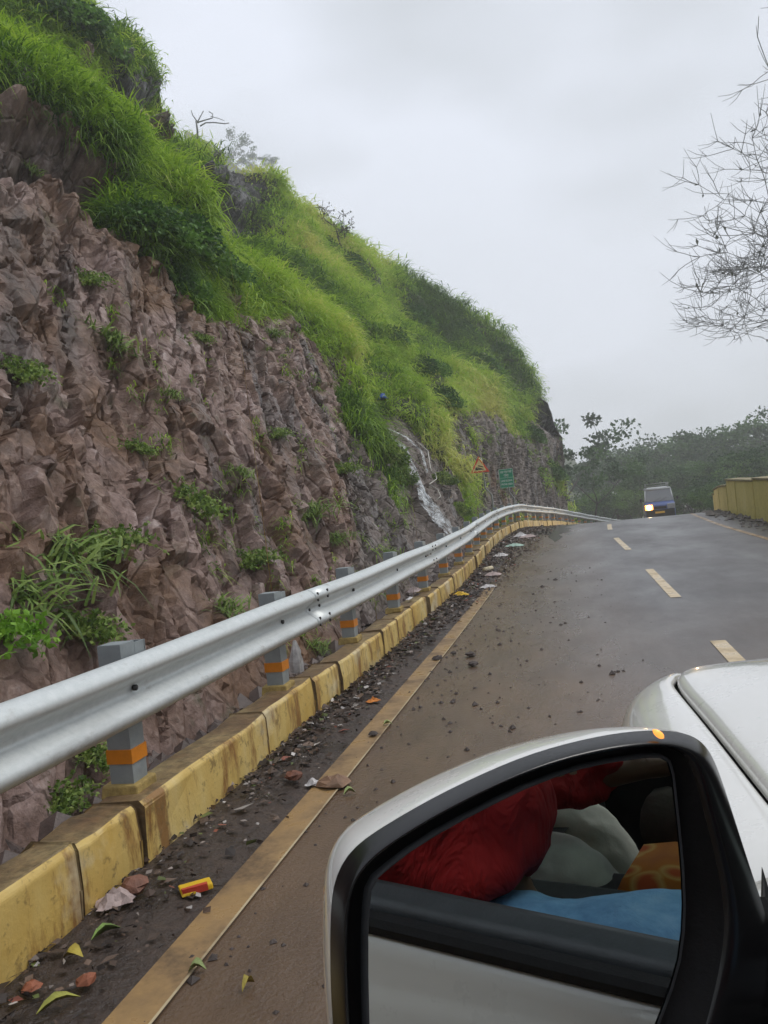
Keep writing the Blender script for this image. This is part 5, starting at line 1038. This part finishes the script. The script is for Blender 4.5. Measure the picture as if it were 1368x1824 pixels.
def crumple(c_, sx_, sy_, h, seed, rz=0, cols=None):
    g = random.Random(seed); n = 7; mb = MB(); v = []; cs, sn = math.cos(rz), math.sin(rz)
    for i in range(n):
        for j in range(n):
            x, y = (i / (n - 1) - .5) * sx_ * g.uniform(.85, 1.1), (j / (n - 1) - .5) * sy_ * g.uniform(.85, 1.1); e_ = 1 - max(abs(i / (n - 1) - .5), abs(j / (n - 1) - .5)) * 1.9
            v.append(V3(c_) + V3((x * cs - y * sn, x * sn + y * cs, .006 + h * (e_ + .15) * g.uniform(.4, 1.2))))
    f = [(i * n + j, (i + 1) * n + j, (i + 1) * n + j + 1, i * n + j + 1) for i in range(n - 1) for j in range(n - 1)]; return mb.add(v, f, 0, False)
def leafmb(c_, L, w, rz, seed):
    g = random.Random(seed); mb = MB(); cs, sn = math.cos(rz), math.sin(rz); v = []
    for t, ww in ((0, .1), (.2, .75), (.45, 1), (.7, .7), (1, .05)):
        for s_ in (-1, 0, 1): x, y = (t - .5) * L, s_ * ww * w * .5; v.append(V3(c_) + V3((x * cs - y * sn, x * sn + y * cs, .006 + .02 * abs(s_) * ww + .02 * math.sin(t * 3.1) * g.uniform(.5, 1))))
    return mb.add(v, [(i * 3 + j, i * 3 + j + 1, (i + 1) * 3 + j + 1, (i + 1) * 3 + j) for i in range(4) for j in range(2)], 0, True)
P_ = gpt(350, 1587); rz0 = math.radians(38)
pk = empty('snack_packet', tuple(P_), label='bright yellow snack packet with a red stripe lying by the edge line', cat='packet')
mb = MB(); mb.box((0, 0, .018), (.115, .075, .022), rz=rz0, jit=.005); mb.build('wrapper', lm('yellow_packet', (.75, .48, .02), .35, .1), pk, bevel=.006)
mb = MB(); mb.box((.008, -.025, .0195), (.095, .022, .026), rz=rz0, jit=.002); mb.build('red_stripe', lm('red_packet', (.5, .05, .03), .35, .1), pk)
big_items = [('stone', rockmb(gpt(525, 1383, .03), .05, 3), 'red_stone', (.19, .075, .045), 'reddish brown stone in the gutter between the kerb and the mud heap', 'stone'),
 ('mud_heap', rockmb(gpt(596, 1393, .02), .085, 4, .5), 'brown_mud', (.24, .14, .085), 'brown heap of wet mud lying on the edge line', 'mud heap'),
 ('plastic_scrap', crumple(gpt(558, 1400), .07, .06, .04, 5), 'white_plastic', (.6, .58, .58), 'white crumpled scrap at the left foot of the mud heap', 'plastic scrap'),
 ('leaf', leafmb(gpt(623, 1416), .06, .035, .5, 6), 'pale_green_leaf', (.34, .42, .16), 'pale green leaf just right of the mud heap', 'leaf'),
 ('plastic_bag', crumple(gpt(205, 1612), .14, .10, .05, 7, .6), 'pale_plastic', (.46, .36, .34), 'pale pinkish plastic bag scrap in the near gutter', 'plastic bag'),
 ('brick_piece', rockmb(gpt(240, 1578, .03), .06, 8), 'brick_red', (.20, .09, .06), 'dull red brick piece behind the pale bag scrap in the near gutter', 'brick'),
 ('leaf', leafmb(gpt(190, 1667), .10, .03, .9, 9), 'green_leaf', (.22, .34, .08), 'long green leaf in the near gutter below the pale bag', 'leaf'),
 ('leaf', leafmb(gpt(131, 1710), .065, .055, .2, 10), 'yellow_leaf', (.42, .34, .06), 'broad yellow leaf in the near gutter beside the kerb', 'leaf'),
 ('brick_piece', rockmb(gpt(155, 1745, .02), .032, 11), 'orange_stone', (.30, .10, .05), 'small orange red chip near the broad yellow leaf', 'stone'),
 ('leaf', leafmb(gpt(105, 1795), .12, .03, .8, 12), 'yellow_green_leaf', (.36, .36, .07), 'long yellowish leaf at the bottom left corner of the road', 'leaf'),
 ('brick_piece', rockmb(gpt(55, 1758, .02), .03, 13), 'orange_stone', (.30, .10, .05), 'orange chip against the kerb foot in the bottom left corner', 'stone'),
 ('leaf', leafmb(gpt(352, 1733), .055, .04, .3, 14), 'pale_green_leaf', (.34, .42, .16), 'green leaf lying flat on the muddy lane right of the edge line', 'leaf'),
 ('leaf', leafmb(gpt(443, 1762), .05, .022, 1.2, 15), 'yellow_leaf', (.42, .34, .06), 'small yellow leaf on the muddy lane near the car mirror', 'leaf'),
 ('snack_packet', crumple(gpt(665, 1251), .10, .06, .03, 16, .7), 'orange_packet', (.65, .22, .03), 'small orange packet in the gutter beside the edge line', 'packet'),
 ('leaf', leafmb(gpt(691, 1293), .06, .04, .3, 17), 'pale_green_leaf', (.34, .42, .16), 'pale green leaf on the lane just right of the edge line', 'leaf'),
 ('stone', rockmb(gpt(665, 1307, .02), .03, 18), 'dark_stone', (.06, .045, .04), 'dark stone on the edge line near the pale green leaf', 'stone'),
 ('stone', rockmb(gpt(779, 1172, .02), .045, 19), 'dark_stone', (.06, .045, .04), 'dark clod sitting on the edge line farther ahead', 'stone'),
 ('stone', rockmb(gpt(838, 1166, .02), .05, 20), 'dark_stone', (.06, .045, .04), 'dark clod on the lane right of the clod on the edge line', 'stone'),
 ('stone', rockmb(gpt(842, 1183, .02), .045, 21), 'dark_stone', (.06, .045, .04), 'dark broken clod nearest the camera of the pair on the lane', 'stone'),
 ('stone', rockmb(gpt(808, 1163, .02), .03, 22), 'dark_stone', (.06, .045, .04), 'small dark clod between the edge line and the larger clods', 'stone'),
 ('plastic_bottle', crumple(gpt(820, 1062), .25, .10, .07, 23), 'yellow_packet', (.75, .48, .02), 'yellow and white wrapper on the dark leaf litter by the kerb', 'wrapper'),
 ('plastic_bag', crumple(gpt(870, 1047), .24, .16, .05, 24), 'white_plastic', (.6, .58, .58), 'white plastic scrap at the far end of the edge line', 'plastic bag'),
 ('plastic_bag', crumple(gpt(878, 1026), .3, .2, .08, 25), 'pale_plastic', (.46, .36, .34), 'pinkish white plastic bag on the litter beside the kerb', 'plastic bag'),
 ('plastic_bottle', MB().tube([gpt(863, 1015, .04), gpt(876, 1012, .04), gpt(879, 1012, .04)], [.045, .045, .02], 8), 'cream_plastic', (.6, .52, .36), 'cream coloured bottle lying left of the pinkish bag', 'bottle'),
 ('plastic_bag', crumple(gpt(892, 992), .3, .22, .1, 26), 'white_plastic', (.6, .58, .58), 'white bag on the leaf litter farther along the kerb', 'plastic bag'),
 ('plastic_bag', crumple(gpt(915, 974), .5, .3, .08, 27), 'green_white_plastic', (.35, .5, .42), 'greenish white plastic sheet in the far litter strip', 'plastic sheet'),
 ('plastic_bag', crumple(gpt(940, 958), .5, .3, .1, 28), 'pale_plastic', (.46, .36, .34), 'pale bag near the kerb at the start of the bend', 'plastic bag'),
 ('plastic_bag', crumple(gpt(928, 957), .45, .3, .12, 29), 'white_plastic', (.6, .58, .58), 'white bag left of the pale one at the start of the bend', 'plastic bag')]
for nm, mb, mn, c_, lab, cat in big_items: tag(mb.build(nm, lm(mn, c_)), lab, cat)
# a thin white bag caught behind the kerb and litter on the kerb top
b0 = V3(K(5.55, -.36, .28)); tag(MB().rings([[b0 + V3((math.cos(a_) * r * random.uniform(.7, 1.2), math.sin(a_) * r, z)) for a_ in np.arange(0, 6.2, .9)] for r, z in ((.05, -.08), (.055, .0), (.04, .08), (.012, .16))], 0, smooth=False).build('plastic_bag', lm('white_plastic', (.6, .58, .58))), 'white plastic bag caught upright behind the kerb between the second and third post', 'plastic bag')
tag(crumple(K(9.3, -.2, .31), .16, .3, .06, 31).build('plastic_bag', lm('pale_plastic', (.46, .36, .34))), 'pale plastic bag lying on the kerb top beyond the fourth post', 'plastic bag')
tag(crumple(K(8.65, -.12, .31), .05, .25, .02, 32).build('paper_scrap', lm('white_plastic', (.6, .58, .58))), 'thin white paper scrap on the kerb top beyond the fourth post', 'paper scrap')
# countless small chips, leaves and clods
def chips(n, yf, df, sf, mats_p, name, mat, label, cat):
    y_ = yf(n); d_ = df(n, y_); P = K(y_, d_, 0.006); P[:, 2] += .045 * np.clip(1 - d_ / .42, 0, 1); s_ = sf(n, y_)
    V, Q = leaves(P + np.array([0, 0, 1]) * RNG.uniform(0, .012, n)[:, None], s_); V = V.reshape(n, 4, 3); V[:, :, 2] = P[:, None, 2] + np.abs(V[:, :, 2] - P[:, None, 2]) * .45
    c_ = RNG.choice(len(mats_p), n, p=[m_[0] for m_ in mats_p]); C_ = np.array([m_[1] for m_ in mats_p])[c_] * RNG.uniform(.6, 1.3, (n, 1))
    return tag(np_mesh(name, V.reshape(-1, 3), Q, mat, smooth=False, attrs={'colr': np.repeat(C_, 4, 0)}), label, cat, kind='stuff')
m = Mat('leaf_litter', .65); m.col(m.attr('colr').outputs['Color']); LITT = m.m
cols_ = [(.40, (.030, .020, .016)), (.28, (.075, .048, .034)), (.14, (.13, .085, .06)), (.07, (.26, .22, .2)), (.05, (.45, .42, .40)), (.03, (.12, .15, .04)), (.03, (.25, .08, .05))]
def yy1(n): return 3.5 + RNG.beta(1.3, 1.5, n) * 27
def dd1(n, y_): wmax = np.interp(y_, [3, 6, 9, 12, 16, 22, 28], [.22, .30, .40, .62, .95, 1.3, 1.2]); return .01 + RNG.beta(1.0, 1.7, n) * wmax
chips(9500, yy1, dd1, lambda n, y_: RNG.gamma(2, .013, n) + .0012 * y_ + .006, cols_, 'leaf_litter', LITT, 'dark wet leaf litter, chips and rubbish lying along the kerb foot', 'leaf litter')
chips(1500, lambda n: 1.0 + RNG.beta(1, 1.2, n) * 5, lambda n, y_: RNG.beta(1, 2.0, n) * .42, lambda n, y_: RNG.gamma(2, .012, n) + .006, cols_, 'leaf_litter', LITT, 'scattered leaf bits and grit in the near gutter', 'leaf litter')
def clods(n, y_, d_, r_, mat, name, label):
    V = []; Q = []; P = K(y_, d_, 0); octv = np.array([[1, 0, 0], [0, 1, 0], [-1, 0, 0], [0, -1, 0], [0, 0, .7], [0, 0, -.3]], float); tri_ = [(0, 1, 4), (1, 2, 4), (2, 3, 4), (3, 0, 4), (1, 0, 5), (2, 1, 5), (3, 2, 5), (0, 3, 5)]
    a_ = RNG.uniform(0, 6.28, n); Rr = np.stack([np.cos(a_), -np.sin(a_), 0 * a_, np.sin(a_), np.cos(a_), 0 * a_, 0 * a_, 0 * a_, 1 + 0 * a_], 1).reshape(n, 3, 3)
    O = octv[None] * RNG.uniform(.6, 1.3, (n, 6, 3)); V = np.einsum('nij,nkj->nki', Rr, O) * r_[:, None, None] + P[:, None] + np.array([0, 0, 1.]) * (r_ * .15)[:, None, None]
    Q = (np.arange(n)[:, None, None] * 6 + np.array(tri_)[None]).reshape(-1, 3); return tag(np_mesh(name, V.reshape(-1, 3), Q, mat, smooth=False), label, 'gravel', kind='stuff')
n = 520; y_ = 1.2 + RNG.beta(1.2, 1.6, n) * 14; clods(n, y_, .5 + RNG.beta(1, 2.6, n) * 2.2, RNG.gamma(1.6, .0045, n) + .004, lm('dark_stone', (.06, .045, .04)), 'gravel', 'small dark clods and grit scattered over the lane')
n = 420; y_ = 12 + RNG.random(n) * 22; clods(n, y_, 5.5 + RNG.beta(2, 1.2, n) * .8, RNG.gamma(1.8, .018, n) + .015, lm('grey_rubble', (.16, .14, .13)), 'gravel', 'stones and rubble along the foot of the parapet')
# rubble between the kerb and the cliff foot
n = 1500; y_ = -2 + RNG.beta(1, 1.5, n) * 32; clods(n, y_, -.30 - RNG.random(n) * .5, RNG.gamma(2, .02, n) + .015, lm('ditch_stone', (.10, .07, .06), .45), 'gravel', 'broken stones and soil filling the ditch behind the kerb')
# ------------------------------------------------------------------ haze
m = bpy.data.materials.new('haze'); m.use_nodes = True; t = m.node_tree; t.nodes.clear()
v = t.nodes.new('ShaderNodeVolumePrincipled'); v.inputs['Color'].default_value = (.985, .99, .995, 1); v.inputs['Density'].default_value = .0027; v.inputs['Anisotropy'].default_value = .1
o_ = t.nodes.new('ShaderNodeOutputMaterial'); t.links.new(v.outputs[0], o_.inputs['Volume'])
zlo = float(GV[:, 2].min()) - 1; zhi = 98.
hz = MB().box((0, 20, (zlo + zhi) / 2), (575, 575, zhi - zlo)).build('haze', m); tag(hz, kind='stuff', label='thin pale mist filling the valley and hanging round the hill', cat='haze')
